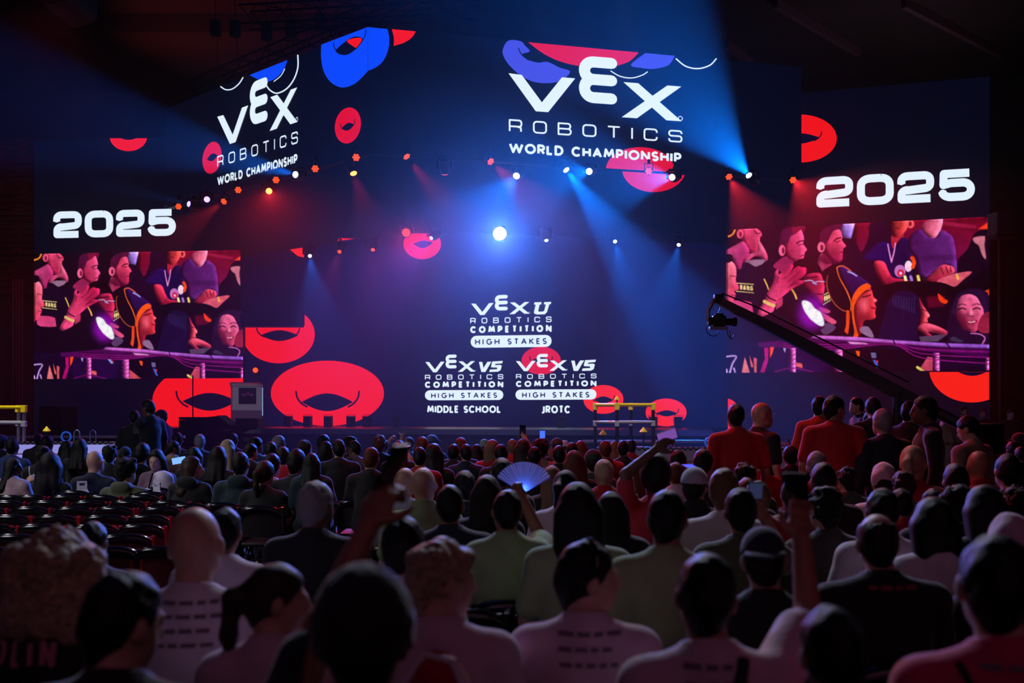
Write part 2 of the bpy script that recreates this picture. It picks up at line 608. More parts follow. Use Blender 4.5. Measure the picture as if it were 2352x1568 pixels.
# --- left wing
FL = Facet(78, 27.8, 558, 27.1)
zt = FL.P(300, 317).z
wl = wall('led_wing_screen', 'side LED screen with the smaller 2025 lettering above a video picture', FL, .9, zt, navy)
on(wl, FL, 'year_lettering', WHT, text('2025', ((122, 486), (404, 479), (123, 547), (404, 541)), th=.26, gap=.07))
on(wl, FL, 'ring_graphic', RED, [clip(ell(295, 313, 43, 34), 0, 1, zt and 317.5)])
on(wl, FL, 'ring_hole', hole, [[(278, 317.6), (286, 320.5), (296, 321.5), (306, 320), (313, 317.4)]], 2)
on(wl, FL, 'ring_graphic', RED, [clip(clip(ell(482, 920, 132, 82), 0, 1, 867), -1, 0, -558)])
on(wl, FL, 'ring_hole', hole, [clip(lens(419, 921, 545, 921, 19, 22), -1, 0, -557)], 2)
smile(FL, wl, 405, 925, 559, 925, 16, right=False)

# --- right wing
FR = Facet(1668, 24.8, 2273, 23.05)
zt = FR.P(2265, 176).z
wr = wall('led_wing_screen', 'side LED screen with the bigger 2025 lettering above a video picture', FR, .9, zt, navy)
on(wr, FR, 'year_lettering', WHT, text('2025', ((1875, 408), (2238, 386), (1875, 477), (2240, 459)), th=.26, gap=.07))
on(wr, FR, 'ring_graphic', RED, [clip(ell(1838, 318, 84, 55), 1, 0, 1840)])
on(wr, FR, 'ring_hole', hole, [clip(lens(1790, 318, 1884, 316, 11, 13), 1, 0, 1840)], 2)
on(wr, FR, 'smile_lines', hole, stroke(crom([(1887, 302), (1886, 309), (1880, 317), (1870, 323)], 5), 2.4), 3)
on(wr, FR, 'ring_graphic', ORA, [clip(clip(ell(2232, 846, 98, 78), 0, 1, 854), -1, 0, -2272)])
on(wr, FR, 'ring_hole', hole, [clip(clip(lens(2186, 846, 2280, 846, 12, 17), 0, 1, 854.2), -1, 0, -2272)], 2)
on(wr, FR, 'ring_graphic', ORA, [clip(ell(1668, 952, 31, 37), 1, 0, 1672)])

# --- stage back wall
FC = Facet(558, 27.4, 1668, 24.9)
wc = wall('led_back_screen', 'wide LED screen behind the stage with three white competition logos', FC, 1.2, 7.4, navy2)
BLACKOUT = mat('led_blank', (5, 5, 7), rough=0.5, emit=(3, 7, 36), estr=1.0, spec=0.15)
on(wc, FC, 'ring_graphic', RED, [ell(752, 903, 130, 75)])
on(wc, FC, 'ring_hole', hole, [lens(692, 923, 811, 923, 20, 21)], 2)
smile(FC, wc, 680, 925, 825, 925, 16)
up = [p for p in ell(640, 768, 83, 66, 80)]
on(wc, FC, 'ring_graphic', RED, [clip(clip(up, 0, 1, 752), 1, 0, 558), clip(clip(clip(up, 0, -1, -752), 1, 0, 698), 0, 1, 700)])
on(wc, FC, 'ring_hole', hole, [lens(598, 770, 686, 770, 12, 13)], 2)
smile(FC, wc, 590, 768, 688, 768, 10, wd=3, drop=14)
on(wc, FC, 'ring_graphic', RED2, [ell(1243, 828, 45, 32)])
on(wc, FC, 'ring_hole', hole, [lens(1222, 827, 1264, 827, 7, 7)], 2)
smile(FC, wc, 1217, 829, 1269, 829, 7, wd=2.2, drop=10)
on(wc, FC, 'ring_graphic', ORA, [ell(1386, 917, 46, 33)])
on(wc, FC, 'ring_hole', hole, [lens(1364, 918, 1408, 918, 8, 8)], 2)
smile(FC, wc, 1358, 918, 1411, 918, 7, wd=2, drop=10)
on(wc, FC, 'ring_graphic', ORA, [ell(1530, 947, 47, 32)])
on(wc, FC, 'ring_hole', hole, [lens(1507, 949, 1556, 949, 7, 7)], 2)
smile(FC, wc, 1502, 949, 1559, 949, 6, wd=2, drop=10)
on(wc, FC, 'ring_graphic', RED3, [clip(ell(970, 560, 43, 35), 0, 1, 536)])
on(wc, FC, 'ring_hole', hole, [lens(949, 560, 994, 557, 6, 11)], 2)


def hquad(x0, x1, ya, yb, ya1=None, yb1=None):
    ya1 = ya if ya1 is None else ya1
    yb1 = yb if yb1 is None else yb1
    return ((x0, ya), (x1, ya1), (x0, yb), (x1, yb1))


def pill(x0, x1, y0, y1, k):
    r = (y1 - y0) / 2
    P = arc(x1 - r, y0 + r, r, r, -90, 90, 10) + arc(x0 + r, y0 + r, r, r, 90, 270, 10)
    return [[(p[0], p[1] + k * (p[0] - x0)) for p in P]]


INK = led('ink', (20, 14, 74))


def comp_logo(x0, x1, vq, extra, rob, cmp_, pl, hs, sub=None):
    on(wc, FC, 'wordmark_lettering', WHT, vex(vq) + extra, 3)
    on(wc, FC, 'robotics_lettering', WHT, text('ROBOTICS', rob, th=.17, gap=.5, font=GQ), 3)
    on(wc, FC, 'competition_lettering', WHT, text('COMPETITION', cmp_, th=.28, gap=.32), 3)
    on(wc, FC, 'pill_graphic', WHT, pill(*pl), 3)
    on(wc, FC, 'pill_lettering', INK, text('HIGH STAKES', hs, th=.2, gap=.33), 5)
    if sub:
        on(wc, FC, 'division_lettering', WHT, text(sub[0], sub[1], th=.23, gap=.10))


# the slanted V5 and the college U beside the wordmarks
def v5(x0, x1, y0, y1):
    w_, h_ = x1 - x0, y1 - y0
    m = lambda P: [(x0 + p[0] * w_, y0 + p[1] * h_) for p in P]
    return [m([(0, .04), (.14, .04), (.19, .62), (.36, .02), (.52, .02), (.27, 1), (.10, 1)]),
            m([(.56, .0), (1, -.06), (.965, .17), (.69, .22), (.66, .40), (.50, .52)]),
            m([(.55, .36), (.90, .32), (.955, .42), (.93, .58), (.52, .56)]), m([(.955, .42), (.90, .84), (.80, .96), (.74, .5)]),
            m([(.43, 1), (.46, .77), (.84, .72), (.80, .97)])]


def uu(x0, x1, y0, y1):
    w_, h_ = x1 - x0, y1 - y0
    m = lambda P: [(x0 + p[0] * w_, y0 + p[1] * h_) for p in P]
    return [m([(.06, .04), (.46, .02), (.44, .2), (.04, .22)]), m([(.62, .02), (1, 0), (.98, .18), (.58, .2)]),
            m([(.14, .2), (.35, .2), (.27, .74), (.34, .80), (.2, 1), (.06, .93), (.03, .82)]),
            m([(.70, .18), (.90, .18), (.76, .82), (.64, .98), (.56, .76), (.61, .7)]), m([(.2, 1), (.64, .98), (.58, .76), (.3, .78)])]


comp_logo(1080, 1267, hquad(1082, 1217, 697, 724, 693, 720), uu(1225, 1266, 693, 722), hquad(1080, 1267, 730, 743, 726.5, 739.5),
          hquad(1080, 1267, 749, 765, 745.5, 762), (1081, 1267, 771, 798.5, -.012), hquad(1091, 1256, 778, 792, 776, 790))
comp_logo(976, 1156, hquad(977, 1092, 831, 855, 829, 853), v5(1100, 1155, 830, 854), hquad(976, 1156, 860.5, 872, 859, 870.5),
          hquad(976, 1156, 876, 890.5, 875, 889.5), (976, 1156, 896, 919, -.005), hquad(990, 1142, 902, 914.5, 901, 913.5), ('MIDDLE SCHOOL', hquad(981, 1151, 931, 948)))
comp_logo(1185, 1370, hquad(1185, 1303, 829, 852.5, 827, 850.5), v5(1312, 1369, 827, 851.5), hquad(1185, 1370, 859, 870, 857.5, 868.5),
          hquad(1185, 1370, 874.5, 888.5, 873, 887), (1184, 1370, 894.5, 918, -.005), hquad(1199, 1354, 900.5, 913.5, 899.5, 912.5), ('JROTC', hquad(1243, 1310, 931, 949)))

# masking flat that cuts the upper ring
mask = obj('masking_panel', FC.panel(FC.P(600, 752).z, 6.6, off=.35, th=.05, pa=552, pb=698), BLACKOUT)
tag(mask, 'plain dark square panel cutting off the top of the upper red ring', 'panel')

# --- outer header, two faces meeting at a forward edge
APX, APD = 845, 20.85
z1h = EYE + (HOR - 62) / FPX * APD
z0h = EYE + (HOR - 353) / FPX * APD
FHL = Facet(383, 26.55, APX, APD)
FHR = Facet(APX, APD, 1841, 23.3)
hl = wall('led_header_screen', 'huge two-faced hanging LED header with two white championship logos', FHL, z0h, z1h, navy)
hr = wall('', '', FHR, z0h, z1h, navy, hl)


def champ(o, F, q):
    """wordmark, thin line and bold line in one slanted box"""
    Q = quadmap(*q)
    s = lambda u0, u1, v0, v1: (Q(u0, v0), Q(u1, v0), Q(u0, v1), Q(u1, v1))
    on(o, F, 'wordmark_lettering', WHT, vex(s(0, 1, 0, .455)), 3)
    on(o, F, 'robotics_lettering', WHT, text('ROBOTICS', s(0, 1.0, .575, .735), th=.13, gap=.43, font=GQ, asp=13.3), 3)
    on(o, F, 'championship_lettering', WHT, text('WORLD CHAMPIONSHIP', s(0, .995, .87, 1.0), th=.24, gap=.13, asp=17), 3)


champ(hr, FHR, ((1168, 168), (1568, 199), (1169, 351), (1567, 374)))
champ(hl, FHL, ((499, 268), (684, 200), (499, 426), (684, 375)))
BL = [(738, 102.5), (845, 62), (845, 163), (832, 177), (815, 192), (795, 200), (777, 199), (757, 186), (743, 162), (737.5, 132)]
on(hl, FHL, 'blue_ring_graphic', BLU, [[BL[0], BL[1], BL[2]] + crom(BL[2:] + [BL[0]], 4)[1:-1]])
on(hr, FHR, 'blue_ring_graphic', BLU, [[(845.5, 62.2), (888, 66.5)] + crom([(890, 67), (894, 88), (892, 112), (882, 137), (866, 153), (845.5, 162.5)], 5)])
on(hl, FHL, 'ring_hole', hole, [crom([(771, 117), (780, 106), (799, 91), (815, 84), (829, 86), (833, 92), (825, 105), (811, 118), (796, 126), (781, 125)], 4, True)], 2)
on(hl, FHL, 'red_ring_graphic', RED, [crom([(797, 94), (811, 88), (828, 87), (831, 92), (826, 103), (819, 110), (808, 104)], 4, True)], 3)
on(hl, FHL, 'smile_lines', hole, stroke(crom([(766, 97), (767, 106), (772, 116), (782, 124)], 5), 2) + stroke(crom([(840, 68), (839, 80), (832, 94), (818, 112)], 5), 2), 4)
on(hr, FHR, 'red_ring_graphic', RED, [[(900, 67), (955, 72)] + crom([(955, 72), (946, 86), (928, 98), (904, 105.5)], 5) + crom([(904, 105.5), (905, 88), (900, 67)], 4)])
on(hl, FHL, 'red_ring_graphic', RED2, [ell(487, 362, 22, 36, sh=-7)])
on(hl, FHL, 'ring_hole', hole, [lens(475, 366, 500, 357, 9, 8)], 2)
on(hl, FHL, 'red_ring_graphic', RED2, [ell(799, 288, 30, 41, sh=-5)])
on(hl, FHL, 'ring_hole', hole, [lens(784, 295, 814, 286, 8, 9)], 2)
on(hl, FHL, 'smile_lines', hole, stroke(crom([(782, 284), (784, 293), (789, 297)], 4), 1.8) + stroke(crom([(815, 274), (814, 283), (810, 290)], 4), 1.8), 3)
on(hl, FHL, 'blue_ring_graphic', BLU, [[(573, 172.5)] + [(660, 138)] + crom([(660, 138), (654, 155), (640, 174), (618, 187), (597, 184), (582, 177), (573, 172.5)], 4)])
on(hl, FHL, 'arc_graphic', WHT, stroke(crom([(507, 199), (519, 206), (534, 204), (549, 192), (558, 178)], 6), 2.6) +
   stroke(crom([(684, 127), (684, 155), (675, 182), (658, 204), (636, 214), (620, 207), (611, 195)], 6), 3) + stroke(crom([(654, 158), (645, 174), (629, 187)], 6), 1.8))
on(hr, FHR, 'violet_ring_graphic', VIO, [crom([(1168, 93), (1196, 94.5), (1206, 105), (1217, 118), (1199, 124), (1206, 133), (1220, 140), (1238, 144), (1258, 142), (1285, 155), (1309, 163), (1300, 177), (1280, 188), (1250, 191), (1220, 186), (1193, 171), (1170, 150), (1157, 130), (1155, 113)], 3, True)])
on(hr, FHR, 'smile_lines', hole, stroke(crom([(1191, 111), (1194, 119), (1202, 129), (1214, 138)], 5), 2.4), 2)
on(hr, FHR, 'red_band_graphic', RED2, [[(1213, 97), (1467, 120.5)] + crom([(1467, 120.5), (1448, 139), (1424, 149), (1388, 155), (1340, 153), (1290, 142), (1250, 124), (1213, 97)], 4)[:-1]])
on(hr, FHR, 'violet_ring_graphic', VIO, [[(1482, 122), (1550, 128)] + crom([(1550, 128), (1536, 149), (1503, 158), (1474, 156), (1449, 149), (1482, 122)], 4)[:-1]])
on(hr, FHR, 'arc_graphic', WHT, stroke(crom([(1403, 163), (1424, 175), (1450, 179), (1474, 173), (1487, 165)], 6), 2.4) + stroke(crom([(1553, 135), (1575, 152), (1603, 157.5), (1630, 150), (1645, 135)], 6), 3), 4)
eb = lambda x: FHR.P(x, 0) and (HOR - (z0h - EYE) * FPX / FHR.depth(x))
tr_ = ell(1470, 388, 78, 50, 60)
on(hr, FHR, 'red_ring_graphic', RED2, [[(x, min(y, eb(x) - .6)) for x, y in tr_]])

# --- inner header further back
FIL = Facet(552, 26.6, 949, 22.7)
FIR = Facet(949, 22.7, 1672, 24.6)
zi = EYE + (HOR - 528) / FPX * 22.7
il = wall('led_inner_screen', 'dark two-faced LED strip hanging lower behind the big header, over the stage', FIL, zi, 8.4, navy)
ir = wall('', '', FIR, zi, 8.4, navy, il)
ie = lambda F, x: HOR - (zi - EYE) * FPX / F.depth(x)
on(il, FIL, 'ring_graphic', RED, [[(x, min(y, ie(FIL, x) - .4)) for x, y in ell(797, 563, 24, 23)]])
on(il, FIL, 'ring_graphic', ORA, [[(666, 573), (698, 568), (698, 591), (684, 588), (673, 582)][:4]])
on(ir, FIR, 'red_ring_graphic', RED2, [clip(ell(1502, 388, 73, 53), 0, 1, 372)])
on(ir, FIR, 'ring_hole', hole, [lens(1470, 378, 1520, 384, 4, 8)], 2)
# ------------------------------------------------------------------ the video picture on both wings (flat screen content: spectators clapping at a rail)
VW, VH, SS = 452, 276, 2
IMG = np.zeros((VH * SS, VW * SS, 3), np.float32)
IMG[:] = s2l((17, 4, 30))


def v_xy(p):
    """from tracing units (2262 x ~1390, a little skewed along the top) to picture pixels"""
    u = (p[0] - 36) / 2262.0
    top, bot = 88 - 50 * u, 1435 - 13 * u
    return u * VW * SS, (p[1] - top) / (bot - top) * VH * SS


def v_mask(P):
    X = np.array([v_xy(p) for p in P])
    n = len(X)
    H, Wd = IMG.shape[:2]
    y0, y1 = max(0, int(X[:, 1].min())), min(H - 1, int(X[:, 1].max()) + 1)
    M = np.zeros((H, Wd), bool)
    A, B = X, np.roll(X, -1, 0)
    for y in range(y0, y1 + 1):
        yc = y + .5
        c = (A[:, 1] <= yc) != (B[:, 1] <= yc)
        if not c.any():
            continue
        xs = np.sort(A[c, 0] + (yc - A[c, 1]) / (B[c, 1] - A[c, 1]) * (B[c, 0] - A[c, 0]))
        for i in range(0, len(xs) - 1, 2):
            M[y, max(0, int(round(xs[i]))):max(0, int(round(xs[i + 1])))] = True
    return M


def blur(a, r):
    for ax in (0, 1):
        k = np.cumsum(np.pad(a, [(r + 1, r) if i == ax else (0, 0) for i in range(a.ndim)], mode='edge'), axis=ax)
        n = a.shape[ax]
        a = (np.take(k, range(2 * r + 1, 2 * r + 1 + n), ax) - np.take(k, range(n), ax)) / (2 * r + 1)
    return a


vy_, vx_ = np.mgrid[0:VH * SS, 0:VW * SS].astype(np.float32)


def vp(rgb, P, sm=4, soft=0, c2=None, ang=0.0, al=1.0):
    """fill a smoothed outline; c2 shades towards a second colour along ang (0 = towards +x, 90 = downward)"""
    if sm:
        P = crom(P, sm, True)
    M = v_mask(P).astype(np.float32)
    if soft:
        M = blur(blur(M, soft), soft)
    M *= al
    c = np.asarray(s2l(rgb), np.float32)
    if c2 is not None:
        ys, xs = np.nonzero(M > .05)
        if len(xs) == 0:
            return
        t = vx_ * math.cos(math.radians(ang)) + vy_ * math.sin(math.radians(ang))
        tm = t[ys, xs]
        t = np.clip((t - tm.min()) / max(1e-3, tm.max() - tm.min()), 0, 1)[..., None]
        t = t * t * (3 - 2 * t)
        c = c * (1 - t) + np.asarray(s2l(c2), np.float32) * t
        # rounded modelling: lit from one side, dark on the other
        Mb = blur(M, 9)
        e = np.roll(Mb, 8, 1) - np.roll(Mb, -8, 1) + .5 * (np.roll(Mb, -6, 0) - np.roll(Mb, 6, 0))
        c = c * np.clip(1 + 1.1 * e, .25, 1.9)[..., None]
    IMG[:] = IMG * (1 - M[..., None]) + c * M[..., None]


def vs(rgb, pts, wd, soft=0, al=1.0):
    """a line"""
    pts = crom(pts, 5) if len(pts) > 2 else pts
    M = np.zeros(IMG.shape[:2], bool)
    for q in stroke(pts, wd):
        M |= v_mask(q)
    M = M.astype(np.float32)
    if soft:
        M = blur(M, soft)
    M *= al
    IMG[:] = IMG * (1 - M[..., None]) + np.asarray(s2l(rgb), np.float32) * M[..., None]


def ve(rgb, cx, cy, rx, ry, soft=0, **k):
    vp(rgb, ell(cx, cy, rx, ry, 20), 0, soft, **k)


SK, SK2, SH = (236, 88, 130), (150, 24, 66), (84, 8, 48)
# seats and card behind
vp((128, 8, 46), [(1180, 40), (2310, 20), (2310, 440), (2080, 440), (1180, 340)], 0, 3, c2=(120, 14, 70), ang=90)
vs((190, 40, 90), [(1930, 90), (2180, 130)], 30, 3, .6)
vp((170, 136, 220), [(1066, 60), (1184, 55), (1150, 202), (1060, 188)], 0, 1, c2=(130, 100, 190), ang=120)
vp((22, 5, 40), [(1090, 620), (1110, 260), (1190, 245), (1240, 330), (1300, 200), (1320, 60), (1500, 40), (1500, 320), (1370, 430), (1360, 640)], 3)
# person in the blue tee
vp((175, 36, 60), [(1500, 180), (1600, 180), (1570, 290), (1505, 300)])
vp((232, 78, 78), [(1498, 40), (1632, 40), (1625, 125), (1565, 198), (1508, 196), (1500, 140)], c2=(150, 30, 50), ang=150)
ve((236, 96, 100), 1656, 86, 30, 38)
ve((140, 20, 50), 1652, 86, 14, 22)
vs((120, 15, 40), [(1505, 122), (1540, 118), (1560, 126)], 12)
vp((34, 12, 100), [(1280, 340), (1380, 250), (1480, 255), (1510, 305), (1570, 215), (1630, 230), (1665, 420), (1640, 590), (1440, 610), (1400, 440), (1250, 400)], c2=(20, 6, 60), ang=10)
for q in ([(1465, 265), (1475, 330), (1494, 420)], [(1528, 258), (1516, 340), (1494, 430)]):
    vs((240, 150, 220), q, 9)
ve((200, 120, 195), 1566, 512, 46, 56)
ve((215, 30, 60), 1572, 530, 30, 34)
ve((235, 180, 225), 1572, 532, 12, 14)
ve((255, 214, 238), 1637, 470, 30, 50)
vs((240, 80, 20), [(1668, 395), (1685, 430), (1672, 480)], 32)
# purple striped tee
vp((242, 126, 158), [(1735, 120), (1810, 50), (1915, 30), (1905, 140), (1860, 214), (1800, 206)], c2=(180, 60, 100), ang=180)
vp((112, 44, 132), [(1640, 210), (1730, 132), (1800, 210), (1860, 216), (1905, 150), (1965, 180), (2012, 250), (2036, 540), (1960, 470), (1890, 480), (1790, 570), (1720, 550), (1690, 390), (1640, 330)], 3, c2=(80, 24, 96), ang=200)
for k in range(24):
    y = 205 + k * 14
    vs((60, 14, 76), [(1690 if y < 300 else 1720, y), (2010, y)], 4, 1, .55)
vs((64, 14, 74), [(1780, 400), (2020, 400)], 54, 4, .5)
vp((20, 5, 30), [(2090, 640), (2040, 440), (2120, 330), (2170, 200), (2250, 150), (2310, 200), (2310, 720)], 3)
vp((205, 120, 140), [(2170, 228), (2262, 218), (2256, 290), (2268, 420), (2236, 372), (2215, 300), (2180, 270)], 3, 1)
vp((250, 66, 30), [(2205, 152), (2300, 85), (2310, 150)], 0, 1)
vp((228, 56, 88), [(1345, 430), (1430, 424), (1470, 510), (1510, 572), (1600, 586), (1640, 612), (1460, 652), (1400, 600)], 4, c2=(150, 20, 60), ang=90)
for x, c in ((1612, (236, 232, 160)), (1660, (170, 120, 220)), (1720, (235, 204, 110)), (1764, (26, 18, 46))):
    vs(c, [(x - 4, 562), (x + 6, 610)], 22)
vp((222, 74, 100), [(1785, 592), (1845, 530), (1890, 480), (1930, 462), (1965, 470), (2010, 490), (2012, 540), (1940, 566), (1880, 612), (1800, 622)], c2=(160, 30, 66), ang=90)
for q in ([(1905, 490), (1925, 545)], [(1945, 478), (1962, 536)], [(1982, 486), (1990, 530)]):
    vs((110, 12, 50), q, 10)
vp((222, 96, 118), [(1870, 622), (1960, 562), (2152, 530), (2090, 600), (2020, 662), (1960, 648)])
vs((235, 180, 90), [(2035, 555), (2045, 595)], 20)
vp((11, 3, 18), [(1380, 660), (1480, 625), (1600, 603), (1900, 620), (2010, 665), (2090, 655), (2310, 500), (2310, 760), (2000, 740), (1500, 780), (1400, 720)], 3)
vp((96, 6, 40), [(1790, 750), (1940, 740), (1930, 840), (1800, 850)], 0, 2)
vp((250, 70, 22), [(1882, 722), (1925, 765), (1962, 792), (1940, 816), (1895, 790)])
vp((250, 80, 20), [(2252, 712), (2310, 685), (2310, 760)], 0)
# cap person at the top
vp((226, 78, 122), [(185, 80), (300, 80), (350, 110), (365, 150), (348, 168), (345, 215), (332, 290), (300, 312), (240, 292), (190, 200)], c2=(190, 44, 90), ang=120)
vp((206, 76, 134), [(36, 285), (150, 222), (200, 205), (252, 296), (205, 385), (172, 458), (120, 444), (95, 360), (36, 330)], c2=(160, 40, 100), ang=30)
vp((20, 5, 26), [(36, 100), (135, 80), (140, 165), (190, 185), (60, 250), (36, 268)], 2)
vs((250, 150, 60), [(36, 158), (95, 135), (122, 84)], 15)
ve((242, 92, 132), 166, 130, 31, 44)
ve((150, 24, 66), 170, 135, 14, 26)
vs((120, 10, 40), [(288, 88), (318, 130), (352, 128)], 9)
vs((110, 8, 40), [(325, 208), (346, 206)], 7)
vp((238, 112, 152), [(330, 195), (362, 232), (412, 330), (412, 388), (372, 372), (300, 342), (230, 392), (190, 384), (240, 326), (320, 298)], c2=(190, 60, 110), ang=90)
vp((152, 112, 142), [(212, 392), (330, 374), (402, 386), (312, 442)], 2)
vp((20, 8, 38), [(36, 470), (130, 462), (178, 456), (192, 392), (300, 440), (340, 600), (310, 770), (130, 760)], 2)
for q in ([(138, 592), (288, 606)], [(128, 667), (290, 686)]):
    vs((240, 214, 150), q, 6)
vq_ = text('RANG', ((166, 608), (284, 622), (166, 656), (284, 668)), th=.24, gap=.15)
for q in vq_:
    vp((240, 214, 150), q, 0)
vp((216, 62, 102), [(36, 392), (90, 388), (126, 440), (131, 510), (126, 570), (152, 622), (150, 652), (112, 665), (126, 700), (110, 735), (96, 792), (60, 802), (36, 795)], c2=(240, 120, 140), ang=200)
vp((14, 4, 20), [(36, 318), (95, 330), (88, 388), (36, 396)], 2)
vs((90, 8, 40), [(70, 520), (124, 528)], 8)
vs((110, 8, 40), [(88, 702), (122, 706)], 9)
vp((218, 72, 132), [(70, 822), (110, 754), (300, 782), (308, 866), (110, 866)], 2)
# two men in profile
vp((18, 5, 36), [(300, 960), (330, 560), (460, 430), (560, 500), (640, 468), (870, 430), (880, 900)], 2)
vp((165, 40, 96), [(470, 430), (580, 350), (645, 400), (640, 425), (560, 495), (500, 470)])
vp((228, 78, 130), [(600, 170), (690, 95), (726, 130), (741, 200), (732, 240), (766, 292), (746, 320), (746, 342), (726, 386), (690, 402), (640, 396), (580, 342), (566, 280)], c2=(180, 40, 90), ang=160)
vp((82, 16, 60), [(525, 215), (540, 125), (600, 80), (690, 70), (660, 140), (620, 170), (600, 225), (570, 240), (535, 265)])
vp((130, 22, 62), [(635, 78), (748, 70), (742, 128), (716, 108), (652, 152)])
ve((242, 104, 150), 546, 296, 29, 52)
ve((130, 20, 70), 556, 298, 13, 30)
vs((60, 5, 40), [(676, 236), (700, 218), (736, 210)], 12)
vs((90, 10, 50), [(690, 250), (728, 244)], 8)
vs((110, 10, 50), [(704, 358), (742, 342)], 9)
vp((204, 72, 122), [(855, 432), (900, 330), (985, 420), (962, 480), (950, 532), (880, 528)], c2=(150, 34, 80), ang=0)
vp((232, 78, 118), [(920, 170), (1010, 105), (1055, 120), (1076, 190), (1071, 215), (1107, 270), (1086, 290), (1080, 330), (1076, 392), (1040, 416), (980, 402), (920, 312), (910, 260)], c2=(160, 30, 76), ang=110)
vp((92, 10, 50), [(915, 318), (960, 350), (1000, 396), (1062, 418), (970, 436), (880, 400)], 4, 2, al=.85)
vp((92, 18, 62), [(876, 225), (890, 135), (960, 85), (1075, 65), (1062, 112), (1000, 128), (962, 200), (945, 230), (905, 262)])
ve((246, 112, 152), 893, 275, 33, 48)
ve((140, 24, 70), 898, 280, 15, 28)
vs((60, 5, 40), [(1004, 222), (1030, 200), (1064, 192)], 13)
vs((80, 8, 40), [(1020, 232), (1058, 222)], 8)
vs((120, 10, 50), [(1050, 330), (1084, 322)], 9)
vp((16, 5, 28), [(862, 540), (1000, 430), (1045, 500), (960, 566)], 2)
# person with spectacles
vp((190, 40, 84), [(745, 540), (800, 515), (880, 515), (905, 570), (922, 640), (912, 720), (905, 792), (870, 784), (800, 705), (720, 612)], c2=(110, 14, 56), ang=170)
vp((12, 3, 18), [(655, 450), (665, 400), (750, 374), (860, 428), (910, 530), (860, 508), (770, 520), (720, 545), (660, 500)])
vs((210, 190, 240), [(720, 588), (800, 580), (835, 600), (860, 592), (920, 594)], 7)
vs((160, 170, 250), [(820, 605), (850, 615)], 10)
vs((90, 8, 40), [(836, 704), (908, 712)], 13)
vs((60, 4, 30), [(770, 556), (860, 548)], 10)
# clapping hands
vp((205, 62, 112), [(495, 752), (552, 735), (546, 905), (490, 905)], 0)
vp((236, 80, 134), [(405, 702), (440, 640), (470, 572), (482, 500), (510, 470), (516, 522), (560, 480), (600, 450), (634, 424), (646, 450), (622, 500), (655, 470), (690, 445), (716, 455), (756, 460), (762, 490), (745, 532), (692, 572), (740, 580), (736, 602), (640, 652), (580, 700), (530, 742), (500, 756), (440, 912), (320, 892), (390, 760)], 3, c2=(190, 30, 84), ang=-20)
for q in ([(560, 560), (640, 500)], [(600, 590), (700, 500)], [(620, 620), (740, 520)], [(600, 640), (690, 590)], [(515, 540), (500, 600)]):
    vs((140, 14, 66), q, 8, 1)
vs((40, 6, 30), [(404, 708), (440, 740), (490, 764)], 13)
vs((236, 196, 122), [(388, 768), (430, 790), (472, 808)], 30)
vs((235, 190, 90), [(386, 560), (410, 615), (424, 655)], 10)
vs((240, 170, 90), [(636, 664), (664, 715), (682, 780)], 14)
vp((24, 10, 30), [(910, 712), (962, 684), (976, 768), (906, 812)], 0)
for q in ([(916, 716), (960, 692)], [(910, 806), (974, 766)]):
    vs((240, 220, 150), q, 6)
for q in text('ROV', ((918, 730), (966, 708), (916, 784), (970, 752)), th=.26, gap=.15):
    vp((240, 220, 150), q, 0)
# tricorn hat and its wearer
vp((218, 58, 72), [(1215, 740), (1300, 662), (1330, 690), (1341, 740), (1374, 776), (1352, 800), (1366, 842), (1356, 882), (1361, 930), (1322, 952), (1270, 957), (1252, 1000), (1236, 1120), (1200, 1115), (1165, 960), (1175, 800)], c2=(110, 10, 40), ang=140)
vp((245, 110, 130), [(1235, 780), (1290, 760), (1300, 810), (1270, 880), (1238, 850)], 4, 8, al=.7)
vs((60, 5, 26), [(1250, 742), (1290, 735), (1320, 722)], 11)
vs((50, 4, 24), [(1240, 712), (1280, 690), (1316, 680)], 13)
vs((160, 10, 50), [(1325, 842), (1360, 850)], 16)
vs((255, 190, 200), [(1352, 772), (1360, 778)], 10, 1)
vp((13, 4, 22), [(950, 540), (938, 600), (958, 700), (1010, 800), (1080, 862), (1142, 872), (1154, 800), (1115, 680), (1052, 560), (1030, 480)], 3)
vp((50, 20, 96), [(1030, 462), (1080, 454), (1190, 530), (1300, 606), (1320, 648), (1230, 690), (1160, 800), (1125, 690), (1060, 560)], 2, c2=(30, 8, 60), ang=90)
vs((200, 90, 60), [(950, 540), (940, 600), (958, 700), (1010, 800), (1080, 862), (1140, 872)], 7)
vs((245, 110, 40), [(1148, 860), (1150, 790), (1112, 680), (1055, 570), (1030, 480), (1040, 460), (1085, 456), (1150, 500)], 9)
vs((190, 170, 240), [(1125, 506), (1160, 520), (1198, 546)], 12, 1)
vp((252, 92, 16), [(1322, 652), (1292, 617), (1222, 650), (1164, 742), (1154, 850), (1165, 960), (1180, 1060), (1172, 1116), (1216, 1112), (1200, 1040), (1180, 940), (1176, 840), (1190, 790), (1232, 720), (1300, 664)], 3)
vp((248, 80, 16), [(1112, 870), (1136, 878), (1136, 980), (1118, 1102), (1082, 1106), (1108, 1000)], 3)
vp((14, 4, 26), [(940, 1110), (1050, 1014), (1150, 1110), (1190, 1120), (1250, 1066), (1345, 1122)], 0)
vp((152, 114, 152), [(1236, 1020), (1300, 1016), (1346, 1104), (1312, 1112), (1232, 1062)], 2)
vp((100, 68, 110), [(905, 992), (960, 978), (1022, 1020), (940, 1084), (890, 1052)], 2)
vp((224, 88, 132), [(865, 830), (930, 842), (972, 868), (950, 886), (905, 878), (960, 915), (1024, 962), (1000, 988), (930, 950), (905, 900)], 3)
